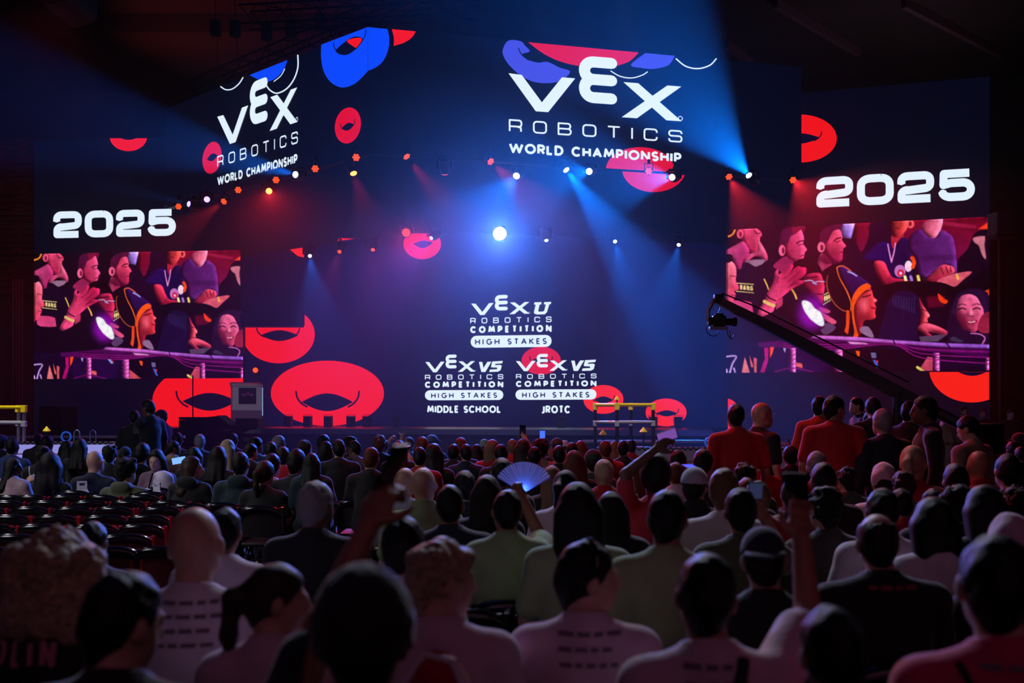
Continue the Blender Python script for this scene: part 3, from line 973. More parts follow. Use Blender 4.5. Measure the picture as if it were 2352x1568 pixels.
# the moving light at the rail
vp((13, 4, 26), [(36, 860), (300, 940), (560, 800), (720, 745), (860, 850), (925, 1010), (780, 1085), (600, 1100), (300, 1100), (36, 1130)], 2)
ve((170, 20, 200), 815, 880, 105, 140, 16, al=.8)
vp((248, 246, 255), [(722, 790), (745, 764), (800, 790), (835, 840), (880, 870), (905, 920), (916, 965), (910, 1002), (870, 996), (800, 940), (775, 905), (752, 872)], 3, 1)
# woman in profile, pointing hand
vp((98, 72, 106), [(1725, 1112), (1830, 1105), (1965, 1088), (1880, 1155), (1740, 1155)], 0)
vp((28, 12, 60), [(1400, 1150), (1425, 960), (1470, 780), (1560, 690), (1680, 715), (1745, 790), (1735, 900), (1705, 1050), (1700, 1150)], 3)
vp((232, 84, 96), [(1725, 758), (1760, 830), (1790, 880), (1814, 922), (1792, 950), (1797, 980), (1770, 1012), (1786, 1046), (1760, 1062), (1720, 1042), (1738, 900)], 3, c2=(150, 26, 60), ang=180)
for k in range(9):
    vs((72, 60, 130), [(1515 + k * 22, 735 + k * 3), (1508 + k * 22, 780 + k * 8), (1520 + k * 21, 830 + k * 9)], 5, 1, .7)
vs((70, 5, 30), [(1745, 862), (1785, 880)], 9)
vs((110, 10, 40), [(1765, 986), (1795, 982)], 9)
vs((255, 180, 200), [(1795, 912), (1805, 920)], 9, 1)
vp((230, 88, 116), [(1712, 1032), (1780, 988), (1900, 1030), (1974, 1084), (1900, 1092), (1800, 1062), (1832, 1106), (1782, 1102), (1740, 1062)], 3, c2=(170, 40, 80), ang=90)
# smiling woman
vp((38, 12, 50), [(1960, 1100), (1965, 960), (2005, 800), (2090, 700), (2200, 685), (2310, 780), (2310, 1200), (2000, 1180)], 3)
vp((228, 104, 148), [(2036, 830), (2062, 760), (2130, 733), (2192, 760), (2226, 820), (2252, 900), (2222, 1000), (2182, 1076), (2120, 1060), (2060, 990), (2038, 920)], 4, c2=(180, 56, 100), ang=110)
vp((110, 18, 58), [(2030, 900), (2090, 900), (2120, 960), (2110, 1060), (2060, 990)], 4, 5, al=.8)
vp((110, 18, 58), [(2120, 890), (2140, 890), (2140, 930), (2110, 930)], 4, 4, al=.6)
for x in (2078, 2196):
    vs((30, 4, 24), [(x - 32, 872), (x, 858), (x + 30, 870)], 13, 1)
    vs((60, 10, 40), [(x - 36, 834), (x, 822), (x + 32, 832)], 9, 1)
vs((255, 150, 175), [(2150, 880), (2152, 918)], 16, 4)
vs((110, 14, 56), [(2132, 934), (2176, 932)], 8, 1)
vs((170, 24, 70), [(2118, 986), (2155, 996), (2192, 978)], 24, 1)
vs((248, 190, 205), [(2130, 984), (2155, 988), (2182, 980)], 9)
vp((156, 38, 72), [(2238, 924), (2310, 905), (2310, 1066), (2240, 1084), (2202, 1032)], 3)
vs((205, 110, 190), [(2150, 1088), (2220, 1095), (2262, 1130), (2240, 1184)], 9)
vp((62, 52, 86), [(1976, 1132), (2010, 1113), (2092, 1156), (2060, 1168), (1990, 1152)], 0)
for k in range(7):
    vs((74, 34, 92), [(2060 + k * 26, 716 - 4 * k), (2030 + k * 34 if k < 3 else 2110 + k * 24, 770), (2000 + k * 8 if k < 3 else 2200 + k * 13, 900)], 5, 1, .6)
# under the rail
vp((22, 6, 44), [(36, 1150), (2310, 1190), (2310, 1450), (36, 1450)], 0)
vp((40, 8, 66), [(450, 1200), (960, 1200), (960, 1430), (470, 1430)], 0, 8)
vp((10, 4, 26), [(1080, 1220), (1800, 1230), (1800, 1430), (1080, 1430)], 0, 4)
vp((222, 90, 110), [(1085, 1330), (1215, 1430), (1085, 1435)], 0)
vp((205, 76, 108), [(1735, 1400), (1800, 1290), (1840, 1300), (1836, 1430), (1740, 1430)], 0)
vs((230, 210, 110), [(1712, 1390), (1760, 1425)], 22)
for x0, y0, x1 in ((610, 1205, 666), (1000, 1225, 1076), (1838, 1258, 1892), (2262, 1300, 2310)):
    vp((90, 34, 130), [(x0, y0), (x1, y0), (x1, 1440), (x0, 1440)], 0, c2=(235, 110, 190), ang=0)
    for k in range(5):
        vs((150, 20, 90), [(x0 + 4, y0 + 40 + k * 42), (x1, y0 + 14 + k * 42)], 7)
for P_, c in (([(180, 1440), (210, 1285), (258, 1440)], (242, 130, 134)), ([(250, 1265), (290, 1380), (268, 1380)], (240, 110, 110)), ([(290, 1290), (318, 1300), (316, 1440), (296, 1440)], (230, 100, 110)),
              ([(385, 1200), (424, 1200), (420, 1322), (385, 1440), (345, 1440), (392, 1300)], (190, 16, 122)), ([(440, 1195), (476, 1190), (460, 1252), (440, 1292)], (250, 84, 16)),
              ([(1190, 1235), (1226, 1240), (1222, 1290), (1205, 1280)], (250, 90, 16)), ([(555, 1205), (580, 1205), (572, 1250)], (190, 160, 220)), ([(845, 1215), (870, 1210), (910, 1262), (885, 1268)], (150, 160, 240)), ([(880, 1215), (908, 1240), (912, 1262)], (225, 50, 60)),
              ([(1320, 1255), (1362, 1255), (1368, 1300), (1330, 1300)], (120, 110, 170)), ([(1338, 1320), (1356, 1320), (1392, 1395), (1370, 1390)], (70, 110, 230)), ([(1364, 1320), (1382, 1330), (1378, 1362)], (230, 70, 90)), ([(670, 1340), (725, 1350), (726, 1390), (672, 1375)], (230, 100, 100))):
    vp(c, P_, 0)
for q in ([(40, 1280), (130, 1278), (95, 1350), (70, 1440)], [(110, 1390), (124, 1440)], [(40, 1400), (46, 1440)]):
    vs((200, 160, 230), q, 14)
vs((130, 20, 110), [(480, 1425), (640, 1390), (830, 1430)], 10)
vp((88, 10, 90), [(330, 1150), (480, 1140), (800, 1110), (1180, 1140), (1500, 1165), (2310, 1225), (2310, 1305), (1700, 1235), (1500, 1172), (1000, 1228), (700, 1205), (340, 1190)], 0)
for k in range(6):
    vs((150, 26, 130) if k % 2 else (44, 4, 52), [(560, 1150 + k * 9), (1000, 1165 + k * 11), (1500, 1160 + k * 4), (1750, 1205 + k * 20), (2310, 1230 + k * 26)], 8)
vp((214, 112, 214), [(800, 1114), (830, 1090), (1220, 1112), (1500, 1142), (1960, 1176), (2310, 1192), (2310, 1222), (1900, 1204), (1480, 1164), (1180, 1142)], 0, 1, c2=(150, 90, 200), ang=0)
vp((240, 150, 225), [(1120, 1150), (1280, 1165), (1300, 1175), (1150, 1172)], 0, 1)
vs((30, 4, 40), [(1510, 1140), (1525, 1180)], 12)
vs((30, 4, 40), [(1945, 1170), (1975, 1205)], 12)
# LED scan lines and a little grain
IMG[:] = .35 * IMG + .65 * blur(IMG, 1)
rng_ = np.random.default_rng(8)
for k_, a_ in ((24, .10), (9, .06), (3, .05)):
    f_ = blur(rng_.normal(0, 1, IMG.shape[:2]).astype(np.float32), k_)
    IMG *= np.clip(1 + a_ * f_ / f_.std(), .2, 2)[..., None]
IMG[:] = np.clip(IMG, 0, 1) ** 1.12
IMG *= 1.0 + np.random.default_rng(3).normal(0, .05, IMG.shape[:2])[..., None].astype(np.float32)
PIC = np.clip(IMG.reshape(VH, SS, VW, SS, 3).mean((1, 3)), 0, 1)

vm = bpy.data.materials.new('led_video')
vm.use_nodes = True
nt = vm.node_tree
at = nt.nodes.new('ShaderNodeAttribute')
at.attribute_name = 'picture'
b_ = nt.nodes['Principled BSDF']
b_.inputs['Base Color'].default_value = (.004, .004, .005, 1)
b_.inputs['Roughness'].default_value = .5
b_.inputs['Specular IOR Level'].default_value = .15
nt.links.new(at.outputs['Color'], b_.inputs['Emission Color'])
b_.inputs['Emission Strength'].default_value = 1.0
vm.cycles.emission_sampling = 'NONE'


def video(o, F, x0, x1, y0, y1):
    """the picture as a fine grid on a facet; y0, y1 are its top and bottom rows at column x0"""
    p0, p1 = F.P(x0, y0, .006), F.P(x1, y0, .006)
    zt_, zb = p0.z, F.P(x0, y1, .006).z
    u, v = np.linspace(0, 1, VW), np.linspace(0, 1, VH)
    U, Vv = np.meshgrid(u, v)
    P = np.stack([p0.x + (p1.x - p0.x) * U, p0.y + (p1.y - p0.y) * U, zt_ + (zb - zt_) * Vv], -1).reshape(-1, 3)
    i = np.arange(VH * VW).reshape(VH, VW)
    Q = np.stack([i[:-1, :-1], i[1:, :-1], i[1:, 1:], i[:-1, 1:]], -1).reshape(-1, 4)
    me = mesh_np('video_picture', P, Q, False)
    a = me.attributes.new('picture', 'FLOAT_COLOR', 'POINT')
    a.data.foreach_set('color', np.concatenate([PIC.reshape(-1, 3), np.ones((VH * VW, 1), np.float32)], 1).astype(np.float32).ravel())
    p = obj('video_picture', me, vm, o)
    p.matrix_parent_inverse = Matrix.Translation(o.location).inverted()


video(wl, FL, 78, 558, 583, 870)
video(wr, FR, 1668, 2272, 528, 856)
# ------------------------------------------------------------------ stage
U_ = FC.t.copy()              # along the stage front
N_ = FC.n.copy()              # towards the audience
ang_st = math.atan2(U_.y, U_.x)
deck_m = mat('stage_deck', (96, 100, 116), rough=0.34, noise=0.3, nscale=1.5, bump=0.02)
skirt_m = mat('stage_skirt', (26, 24, 34), rough=0.8, noise=0.2, nscale=3)
steel = mat('steel', (150, 152, 160), rough=0.35, metal=0.9)
dark_steel = mat('dark_steel', (40, 40, 46), rough=0.4, metal=0.7)
blk = mat('black_plastic', (12, 12, 14), rough=0.35)
blk_m = mat('black_matte', (9, 9, 11), rough=0.8, noise=0.2)
p0 = FC.P(470, HOR)
st = thing('stage', 'wide low dark stage with a shiny deck in front of the back LED screen', 'stage', (p0.x, p0.y, 0), ang_st)
LST = 13.8
MB().box(0, LST, -3.6, -.55, 1.1, 1.2).obj('deck', deck_m, st)
MB().box(.05, LST - .05, -3.5, -.6, 0, 1.1).obj('skirt', skirt_m, st)
MB().box(0, LST, -3.64, -3.6, 1.08, 1.205).obj('nosing', mat('nosing', (104, 108, 126), rough=0.3, metal=0.5), st)
e = thing('stage', '', '')
bpy.data.objects.remove(e)
# step at the front of the stage
MB().box(3.2, 6.0, -4.5, -3.66, 0, .72).obj('front_step', skirt_m, st)
MB().box(6.3, 12.0, -4.2, -3.66, 0, .8).obj('front_step', skirt_m, st)


def on_stage(px, row=3.0):
    """stage-floor point under a pixel column, row metres in front of the back screen"""
    d = FC.depth(px, row)
    return Vector(((px - 1176) / FPX * d, d, 1.2))


# --- lectern
lec_grey = mat('lectern_grey', (150, 140, 152), rough=0.5, noise=0.1)
p = W(566, 985, 23.6)
le = thing('lectern', 'tall grey lectern with a dark logo panel and a bright white side', 'lectern', (p.x, p.y, 1.2), .35)
MB().box(-.36, .36, -.26, .26, 0, .06, .015).obj('base', blk, le)
MB().box(-.34, .34, -.24, .24, .06, .42, .01).obj('lower_panel', mat('lectern_lower', (96, 60, 96), rough=0.5), le)
MB().box(-.34, .34, -.25, .25, .42, 1.00, .012).obj('upper_panel', lec_grey, le)
MB().box(-.20, .20, -.262, -.25, .58, .96, .003).obj('logo_panel', mat('logo_panel', (20, 14, 30), rough=0.3), le)
V, F_ = [], []
for poly in vex(((-.14, .82), (.14, .82), (-.14, .765), (.14, .765))):
    k = len(V)
    V += [Vector((q[0], -.265, q[1])) for q in poly]
    F_.append(tuple(range(k, k + len(poly))))
obj('wordmark_lettering', mesh('wordmark_lettering', V, F_), mat('logo_pink', (170, 90, 150), rough=0.5), le)
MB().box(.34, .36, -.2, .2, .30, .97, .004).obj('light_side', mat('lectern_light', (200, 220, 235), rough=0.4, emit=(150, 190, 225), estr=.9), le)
MB().prism([(-.27, 1.00), (.27, 1.00), (.27, 1.10), (-.27, 1.02)], 0, -.36, .36).obj('reading_top', lec_grey, le)

# --- boxes along the stage edge
for i, (px, lb) in enumerate([(662, 'small dark floor light farthest along the stage toward the lectern'), (707, 'small dark floor light beside the one closest to the lectern'),
                              (754, 'small dark floor light in the middle before the big red ring'), (806, 'small dark floor light fourth along from the lectern'),
                              (843, 'small dark floor light at the rim of the big red ring'), (909, 'slim grey floor light standing alone beyond the big red ring'),
                              (1290, 'small dark floor light under the word school rank logo'), (1500, 'small dark floor light under the right yellow bar end'),
                              (1558, 'small dark floor light on the last red ring')]):
    lb = lb.replace('under the right yellow bar end', 'behind the end of the yellow bar').replace('under the word school rank logo', 'on bare stage between the white logos and the yellow frame')
    q = on_stage(px, .9 if px < 1000 else 1.0)
    f = thing('floor_light', lb, 'stage light', q, ang_st, group='floor lights along the stage')
    wd = .05 if px == 909 else .10
    MB().box(-wd, wd, -.08, .08, .02, .27, .008).obj('housing', black_case if px != 909 else dark_steel, f)
    MB().box(-wd * .6, wd * .6, -.085, -.08, .15, .24).obj('front_grille', blk_m, f)
    MB().box(-wd * .9, wd * .9, -.07, .07, 0, .02).obj('foot', blk, f)
    MB().tube([(-wd - .015, 0, .12), (-wd - .015, 0, .30), (wd + .015, 0, .30), (wd + .015, 0, .12)], .008, 6).obj('yoke', blk, f)

# --- flight cases, wedge and loudspeaker by the wing
q = W(474, 985, 22.8)
f = thing('wedge_monitor', 'black slanted floor monitor lying on the stage before the lower red ring', 'loudspeaker', (q.x + .25, q.y, 1.2), ang_st)
MB().prism([(-.32, 0), (.42, 0), (.42, .08), (.1, .30), (-.32, .26)], 1, -.24, .24).obj('cabinet', blk_m, f)
MB().prism([(.42, .085), (.10, .305), (.11, .315), (.43, .095)], 1, -.22, .22).obj('grille', blk, f)
q = W(447, 985, 23.4)
f = thing('flight_case', 'low black equipment case on the stage behind the floor monitor', 'case', (q.x, q.y, 1.2), ang_st)
MB().box(-.3, .3, -.2, .2, 0, .2, .01).obj('body', blk_m, f)
MB().box(-.3, .3, -.2, .2, .205, .27, .01).obj('lid', blk_m, f)
MB().box(-.06, .06, -.215, -.2, .16, .24).obj('latch', dark_steel, f)
q = W(574, 985, 22.6)
f = thing('flight_case', 'dark box standing on the stage at the foot of the lectern', 'case', (q.x, q.y, 1.2), ang_st)
MB().box(-.27, .27, -.18, .18, 0, .19, .01).obj('body', black_case, f)
MB().box(-.275, .275, -.185, .185, .195, .25, .01).obj('lid', black_case, f)
q = W(134, 1010, 20.0)
f = thing('loudspeaker', 'tall black loudspeaker with a red-lit side standing by the side LED screen', 'loudspeaker', (q.x, q.y, 0), -.25)
MB().box(-.26, .26, -.25, .25, .75, 1.72, .02).obj('cabinet', blk_m, f)
MB().box(-.23, .23, -.262, -.25, .80, 1.66, .004).obj('grille', mat('grille', (18, 18, 22), rough=0.6, bump=.3, nscale=300), f)
MB().box(-.30, .30, -.28, .28, 0, .75, .01).obj('stand_case', blk_m, f)
# --- metal hoops of the step rail
q = W(195, 1050, 17.5)
f = thing('step_rail', 'pair of bent metal hoop rails rising by the white field wall', 'rail', (q.x, q.y, 0))
for dx in (-.14, .14):
    P_ = [(dx - .05, 0, 0), (dx - .05, 0, 1.22)] + [(dx + .05 * -math.cos(a), 0, 1.22 + .08 * math.sin(a)) for a in (.6, 1.2, 1.57, 2.0, 2.6)] + [(dx + .05, 0, 1.22), (dx + .05, 0, .2)]
    MB().tube(P_, .012, 8).obj('hoop', steel, f, True)

# --- light stand with a red lamp, thin pole in front of the lower ring
def pole(px, ytop, d, label, z0=1.2):
    q, t = W(px, HOR, d), W(px, ytop, d)
    f = thing('light_stand', label, 'stand', (q.x, q.y, z0))
    MB().tube([(0, 0, 0), (0, 0, t.z - z0)], .016, 8).obj('pole', blk, f)
    for k in range(3):
        a = k * 2.1
        MB().tube([(0, 0, .22), (.16 * math.cos(a), .16 * math.sin(a), .01)], .012, 6).obj('leg', blk, f)
    return f, t.z - z0


pole(443, 862, 23.8, 'thin black pole standing in front of the lower red ring')
f, h = pole(595, 850, 24.0, 'thin black lighting stand with a red lamp rising behind the lectern')
red_lens = mat('red_lens', (255, 60, 30), rough=0.3, emit=(255, 66, 26), estr=2.2)
hot_lens = mat('hot_lens', (255, 120, 50), rough=0.3, emit=(255, 120, 60), estr=5)
wht_lens = mat('white_lens', (220, 230, 255), rough=0.3, emit=(205, 224, 255), estr=4.0)
vio_lens = mat('violet_lens', (170, 150, 255), rough=0.3, emit=(160, 140, 255), estr=3.0)
MB().lathe([(.02, -.14), (.07, -.12), (.075, .0), (.07, .01)], T(-.07, -.05, h) @ aim((-.1, -1, -.15))).obj('lamp_head', blk, f, True)
MB().lathe([(.001, 0), (.062, .0), (.062, .012), (.001, .014)], T(-.07, -.06, h) @ aim((-.1, -1, -.15))).obj('lens', red_lens, f)

# --- trusses under the headers, chain hoists, cables
def truss(a, b, label, s=.29, name='lighting_truss'):
    a, b = Vector(a), Vector(b)
    mid = (a + b) / 2
    f = thing(name, label, 'truss', mid)
    L = (b - a).length
    R_ = (b - a).to_track_quat('X', 'Z').to_matrix().to_4x4()
    h = s / 2
    for yy in (-h, h):
        for zz in (-h, h):
            o = MB().tube([(-L / 2, yy, zz), (L / 2, yy, zz)], .024, 6).obj('chord', dark_steel, f)
            o.matrix_basis = R_
    n = max(2, int(L / .5))
    m = MB()
    for i in range(n):
        x0, x1 = -L / 2 + L * i / n, -L / 2 + L * (i + 1) / n
        for yy in (-h, h):
            m.tube([(x0, yy, -h if i % 2 else h), (x1, yy, h if i % 2 else -h)], .012, 5)
        for zz in (-h, h):
            m.tube([(x0, -h if i % 2 else h, zz), (x1, h if i % 2 else -h, zz)], .012, 5)
    o = m.obj('lacing_lattice', dark_steel, f)
    o.matrix_basis = R_
    return f


def at(F, px, z, off):
    p = F.P(px, HOR, off)
    p.z = z
    return p


zt1 = z0h + .35
truss(at(FHL, 385, zt1, -.5), at(FHL, 838, zt1, -.5), 'dark lighting truss along the foot of the steep header face')
truss(at(FHR, 858, zt1, -.5), at(FHR, 1835, zt1, -.5), 'dark lighting truss along the foot of the wide header face')
zt2 = zi + .35
truss(at(FIL, 640, zt2, -.5), at(FIL, 938, zt2, -.5), 'dark lighting truss along the foot of the short inner strip')
truss(at(FIR, 962, zt2, -.5), at(FIR, 1660, zt2, -.5), 'dark lighting truss along the foot of the long inner strip')
truss(at(FHL, 383, z1h + .5, -.5), at(FHL, 1000, z1h + .5, -.5), 'faint roof truss carrying the steep header face', .4, 'rigging_truss')
truss(W(560, 40, 24.5), W(1090, 14, 22.0), 'faint roof truss crossing above the blue ring', .45, 'rigging_truss')
HOI = [(495, 8, 60), (540, 8, 62), (612, 10, 70), (668, 12, 60), (735, 12, 46)]
for i, (px, a, b_) in enumerate(HOI):
    t = W(px, b_, 25.5)
    f = thing('chain_hoist', 'dark chain hoist on a cable from the roof, %s from the hanging box' % WORDS[i], 'hoist', t, group='chain hoists above the header')
    MB().box(-.13, .13, -.1, .1, -.25, .15, .03).obj('motor', blk, f)
    MB().tube([(0, 0, .15), (0, 0, HZ - t.z)], .012, 5).obj('chain', dark_steel, f)
    MB().tube([(.05, 0, -.25), (.05, 0, -1.0)], .012, 5).obj('hook_chain', dark_steel, f)
# hanging black box at the top edge
t = W(148, 6, 17)
f = thing('hanging_loudspeaker', 'black many-sided box hanging from the roof at the top of the picture', 'loudspeaker', t)
MB().prism([(-.42, .35), (.35, .35), (.36, -.05), (.26, -.17), (-.06, -.24), (-.30, -.08)], 1, -.5, .5).obj('cabinet', blk_m, f)
for sx in (-.3, .3):
    MB().tube([(sx, 0, .35), (sx, 0, HZ - t.z)], .01, 5).obj('cable', dark_steel, f)
# tower lines beside the wings
for px, y0, y1, d, lb in ((40, 640, 1010, 26.0, 'thin upright tower beside the wing with the smaller lettering'), (2287, 505, 960, 23.4, 'thin upright tower with small marks beside the wing with the bigger lettering')):
    q = W(px, HOR, d)
    zt = W(px, y0, d).z
    f = thing('truss_tower', lb, 'tower', (q.x, q.y, 0))
    for dx, dy in ((-.08, -.08), (.08, -.08), (-.08, .08), (.08, .08)):
        MB().tube([(dx, dy, 0), (dx, dy, zt)], .02, 6).obj('chord', mat('tower_paint', (70, 40, 48), rough=.5, metal=.4), f)
    m = MB()
    k = 0
    while k * .16 < zt - .2:
        z = k * .16
        m.tube([(-.08 if k % 2 else .08, -.08, z), (.08 if k % 2 else -.08, -.08, z + .16)], .009, 5)
        k += 1
    m.obj('lacing_lattice', dark_steel, f)
# grey wall box with a shiny face
t = W(2298, 516, 21.0)
f = thing('pole_loudspeaker', 'grey box with a shiny face on a pole past the taller LED wing', 'loudspeaker', (t.x, t.y, 0), .2)
MB().box(-.20, .16, -.16, .16, t.z - .22, t.z + .24, .02).obj('cabinet', mat('grey_box', (92, 92, 98), rough=.35, metal=.4), f)
MB().box(-.24, .24, -.18, .18, t.z - .29, t.z - .23, .01).obj('shelf', dark_steel, f)
MB().tube([(0, 0, 0), (0, 0, t.z - .29)], .05, 10).obj('pole', blk, f)

# ------------------------------------------------------------------ stage lamps
def par(pos, d, label, lens, r=.085, group='LED par lamps on the trusses', n=7):
    f = thing('par_lamp', label, 'stage light', pos, group=group)
    d = Vector(d).normalized()
    A = aim(d)
    MB().lathe([(.02, -.16), (r * .8, -.15), (r, -.04), (r * 1.06, .0), (r * .98, .02)], A).obj('housing', blk, f, True)
    m = MB()
    P_ = [(0, 0)] + [(r * .62 * math.cos(a), r * .62 * math.sin(a)) for a in [k * 2 * math.pi / (n - 1) for k in range(n - 1)]]
    for x, y in P_:
        m.lathe([(.001, .015), (r * .30, .016), (r * .30, .024), (.001, .028)], A @ T(x, y, 0), 10)
    m.obj('lens_cluster', lens, f)
    MB().tube([A @ Vector((-r * 1.1, 0, -.06)), (-r * 1.1, 0, .17), (r * 1.1, 0, .17), A @ Vector((r * 1.1, 0, -.06))], .012, 6).obj('yoke', blk, f)
    MB().box(-.03, .03, -.03, .03, .16, .26, .006).obj('clamp', dark_steel, f)
    return f


def mover(pos, d, label, lens, r=.085, group='moving head lamps on the trusses'):
    f = thing('moving_head_lamp', label, 'stage light', pos, group=group)
    d = Vector(d).normalized()
    A = aim(d)
    MB().box(-.13, .13, -.07, .07, .135, .18, .015).obj('base', blk, f)
    MB().box(-.17, -.135, -.035, .035, -.03, .15, .010).obj('yoke_arm', blk, f)
    MB().box(.135, .17, -.035, .035, -.03, .15, .010).obj('yoke_arm', blk, f)
    MB().lathe([(.03, -.20), (.10, -.17), (.115, -.05), (.10, .08), (r * 1.1, .13), (r, .135)], A).obj('head', blk, f, True)
    MB().lathe([(.001, .137), (r * .9, .137), (r * .85, .150), (.001, .158)], A).obj('lens', lens, f, True)
    MB().box(-.03, .03, -.03, .03, .18, .24, .006).obj('clamp', dark_steel, f)
    return f


BLUE_C, WHITE_C, RED_C, MAG_C, VIO_C = (0.0, .16, 1.0), (.72, .84, 1.0), (1.0, .02, .03), (1.0, .04, .25), (.12, .08, 1.0)
FIX = [  # px, py, facet, offset, kind, lens, aim pixel (px, py, depth), beam (colour, power, angle), label
    (410, 474, FHL, .22, 'p', red_lens, (430, 560, 18), None, 'red par lamp over the smaller year lettering, at the truss end'),
    (445, 471, FHL, .22, 'm', vio_lens, (60, 380, 22), (BLUE_C, 160, 14), 'violet-white moving lamp beside the par at the truss end'),
    (475, 457, FHL, .22, 'm', vio_lens, (520, 560, 15), None, 'violet moving lamp third along from the truss end over the year'),
    (515, 462, FHL, .22, 'p', red_lens, (380, 560, 22), (RED_C, 150, 26), 'small red par lamp below the word championship on the steep face'),
    (547, 436, FHL, .22, 'p', red_lens, (600, 600, 14), None, 'red par lamp under the narrow logo, third from the year lettering'),
    (617, 435, FHL, .22, 'm', hot_lens, (660, 640, 18), (RED_C, 90, 40), 'bright orange-red moving lamp under the narrow logo'),
    (634, 413, FHL, .22, 'p', red_lens, (660, 600, 14), None, 'red par lamp just over the bright orange-red one'),
    (687, 403, FHL, .22, 'm', wht_lens, (250, 290, 17), (BLUE_C, 850, 18), 'white moving lamp at the end of the narrow logo, beam along the face'),
    (724, 387, FHL, .22, 'p', red_lens, (740, 600, 14), None, 'red par lamp between the white moving lamp and the forward edge'),
    (808, 386, FHL, .22, 'm', hot_lens, (880, 600, 20), (RED_C, 110, 40), 'orange-red moving lamp under the forward edge of the header'),
    (818, 361, FHL, .22, 'p', red_lens, (840, 600, 14), None, 'red par lamp hung right at the forward edge of the header'),
    (933, 358, FHR, .22, 'p', red_lens, (1060, 520, 20), (RED_C, 260, 30), 'red par lamp first past the forward edge, straight over the red flare'),
    (1021, 384, FHR, .22, 'm', red_lens, (1030, 560, 22), (RED_C, 180, 26), 'red moving lamp between the first two pars of the wide face'),
    (1126, 370, FHR, .22, 'p', red_lens, (1230, 470, 20), (RED_C, 260, 30), 'red par lamp over the big white spotlight'),
    (1190, 399, FHR, .22, 'm', wht_lens, (1000, 640, 17), (BLUE_C, 420, 34), 'white moving lamp under the word world, beam going down'),
    (1293, 380, FHR, .22, 'm', wht_lens, (1545, 720, 20), (BLUE_C, 4200, 30), 'white moving lamp under the bold line with the wide blue downward beam'),
    (1357, 393, FHR, .22, 'm', wht_lens, (1120, 430, 16), (BLUE_C, 330, 24), 'white moving lamp next to the wide blue downward beam'),
    (1490, 393, FHR, .22, 'p', red_lens, (1520, 600, 14), None, 'red par lamp on the red ring below the big logo'),
    (1548, 407, FHR, .22, 'm', wht_lens, (1230, 420, 16), (BLUE_C, 480, 24), 'white moving lamp at the rim of the red ring below the big logo'),
    (1674, 405, FHR, .22, 'p', red_lens, (1760, 560, 20), (RED_C, 260, 32), 'red par lamp beside the foot of the blue upward beam'),
    (1727, 411, FHR, .22, 'm', wht_lens, (1545, 190, 20.6), (BLUE_C, 2300, 46), 'white moving lamp at the foot of the strong blue upward beam'),
    (1821, 413, FHR, .22, 'p', red_lens, (1900, 490, 20), (RED_C, 200, 30), 'red par lamp at the truss end by the bigger year lettering'),
    (711, 581, FIL, .2, 'm', wht_lens, (735, 760, 22), (BLUE_C, 160, 26), 'tiny white moving lamp at the end of the inner truss'),
    (782, 571, FIL, .2, 'm', red_lens, (740, 700, 22), (MAG_C, 45, 26), 'small red moving lamp under the half ring on the inner strip'),
    (857, 564, FIL, .2, 'm', red_lens, (850, 700, 22), (MAG_C, 45, 26), 'small red moving lamp between the half ring and the red flare'),
    (998, 540, FIR, .2, 'm', vio_lens, (860, 660, 21), (VIO_C, 160, 50), 'violet-white moving lamp between the red flare and the big spotlight'),
    (1253, 541, FIR, .2, 'm', wht_lens, (1290, 760, 22), None, 'small white moving lamp just past the big white spotlight'),
    (1411, 547, FIR, .2, 'm', wht_lens, (1460, 760, 21), (BLUE_C, 250, 26), 'small white moving lamp midway along the long inner truss'),
    (1561, 554, FIR, .2, 'm', wht_lens, (1510, 760, 22), (BLUE_C, 220, 30), 'small white moving lamp at the far end of the long inner truss'),
]
for px, py, F, off, kind, lens_, ap, beam, lb in FIX:
    pos = F.P(px, py, off)
    tgt = W(*ap)
    f = par(pos, tgt - pos, lb, lens_) if kind == 'p' else mover(pos, tgt - pos, lb, lens_, r=.05 if F in (FIL, FIR) else .08)
    if beam:
        dd = (tgt - pos).normalized()
        lamp('beam', 'SPOT', pos + dd * .2, tgt, beam[1] * (12 if beam[0][2] > .9 else 8), beam[0], size=.05, angle=beam[2], blend=.45, parent=f)

# the two lamps that shine straight at the audience
star_w = mat('star_white', (255, 255, 255), rough=.3, emit=(235, 242, 255), estr=60)
star_r = mat('star_red', (255, 70, 50), rough=.3, emit=(255, 52, 34), estr=2.2)
pos = FIR.P(1148, 536, .4)
f = mover(pos, Vector((0, 2, 1.9)) - pos, 'big dazzling white spotlight over the stage facing the audience', star_w, r=.16, group=None)
dd = (Vector((0.3, 4, 1.2)) - pos).normalized()
lamp('beam', 'SPOT', pos + dd * .25, (0.3, 4, 1.2), 5500, (.07, .19, 1.0), size=.10, angle=75, blend=.6, parent=f)
pos = FIL.P(933, 534, .4)
f = mover(pos, Vector((0, 2, 1.9)) - pos, 'dazzling red spotlight over the stage facing the audience', star_r, r=.10, group=None)
dd = (Vector((0, 11, 1.2)) - pos).normalized()
lamp('beam', 'SPOT', pos + dd * .25, (0, 11, 1.2), 700, (1.0, .02, .04), size=.08, angle=44, blend=.6, parent=f)

# added spot lifting the middle of the deck, no lamp seen there
lp = FIR.P(1040, 545, .1)
lamp('added_deck_spot', 'SPOT', lp, on_stage(1180, 2.0), 120, (.35, .5, 1.0), size=.1, angle=46, blend=.8)
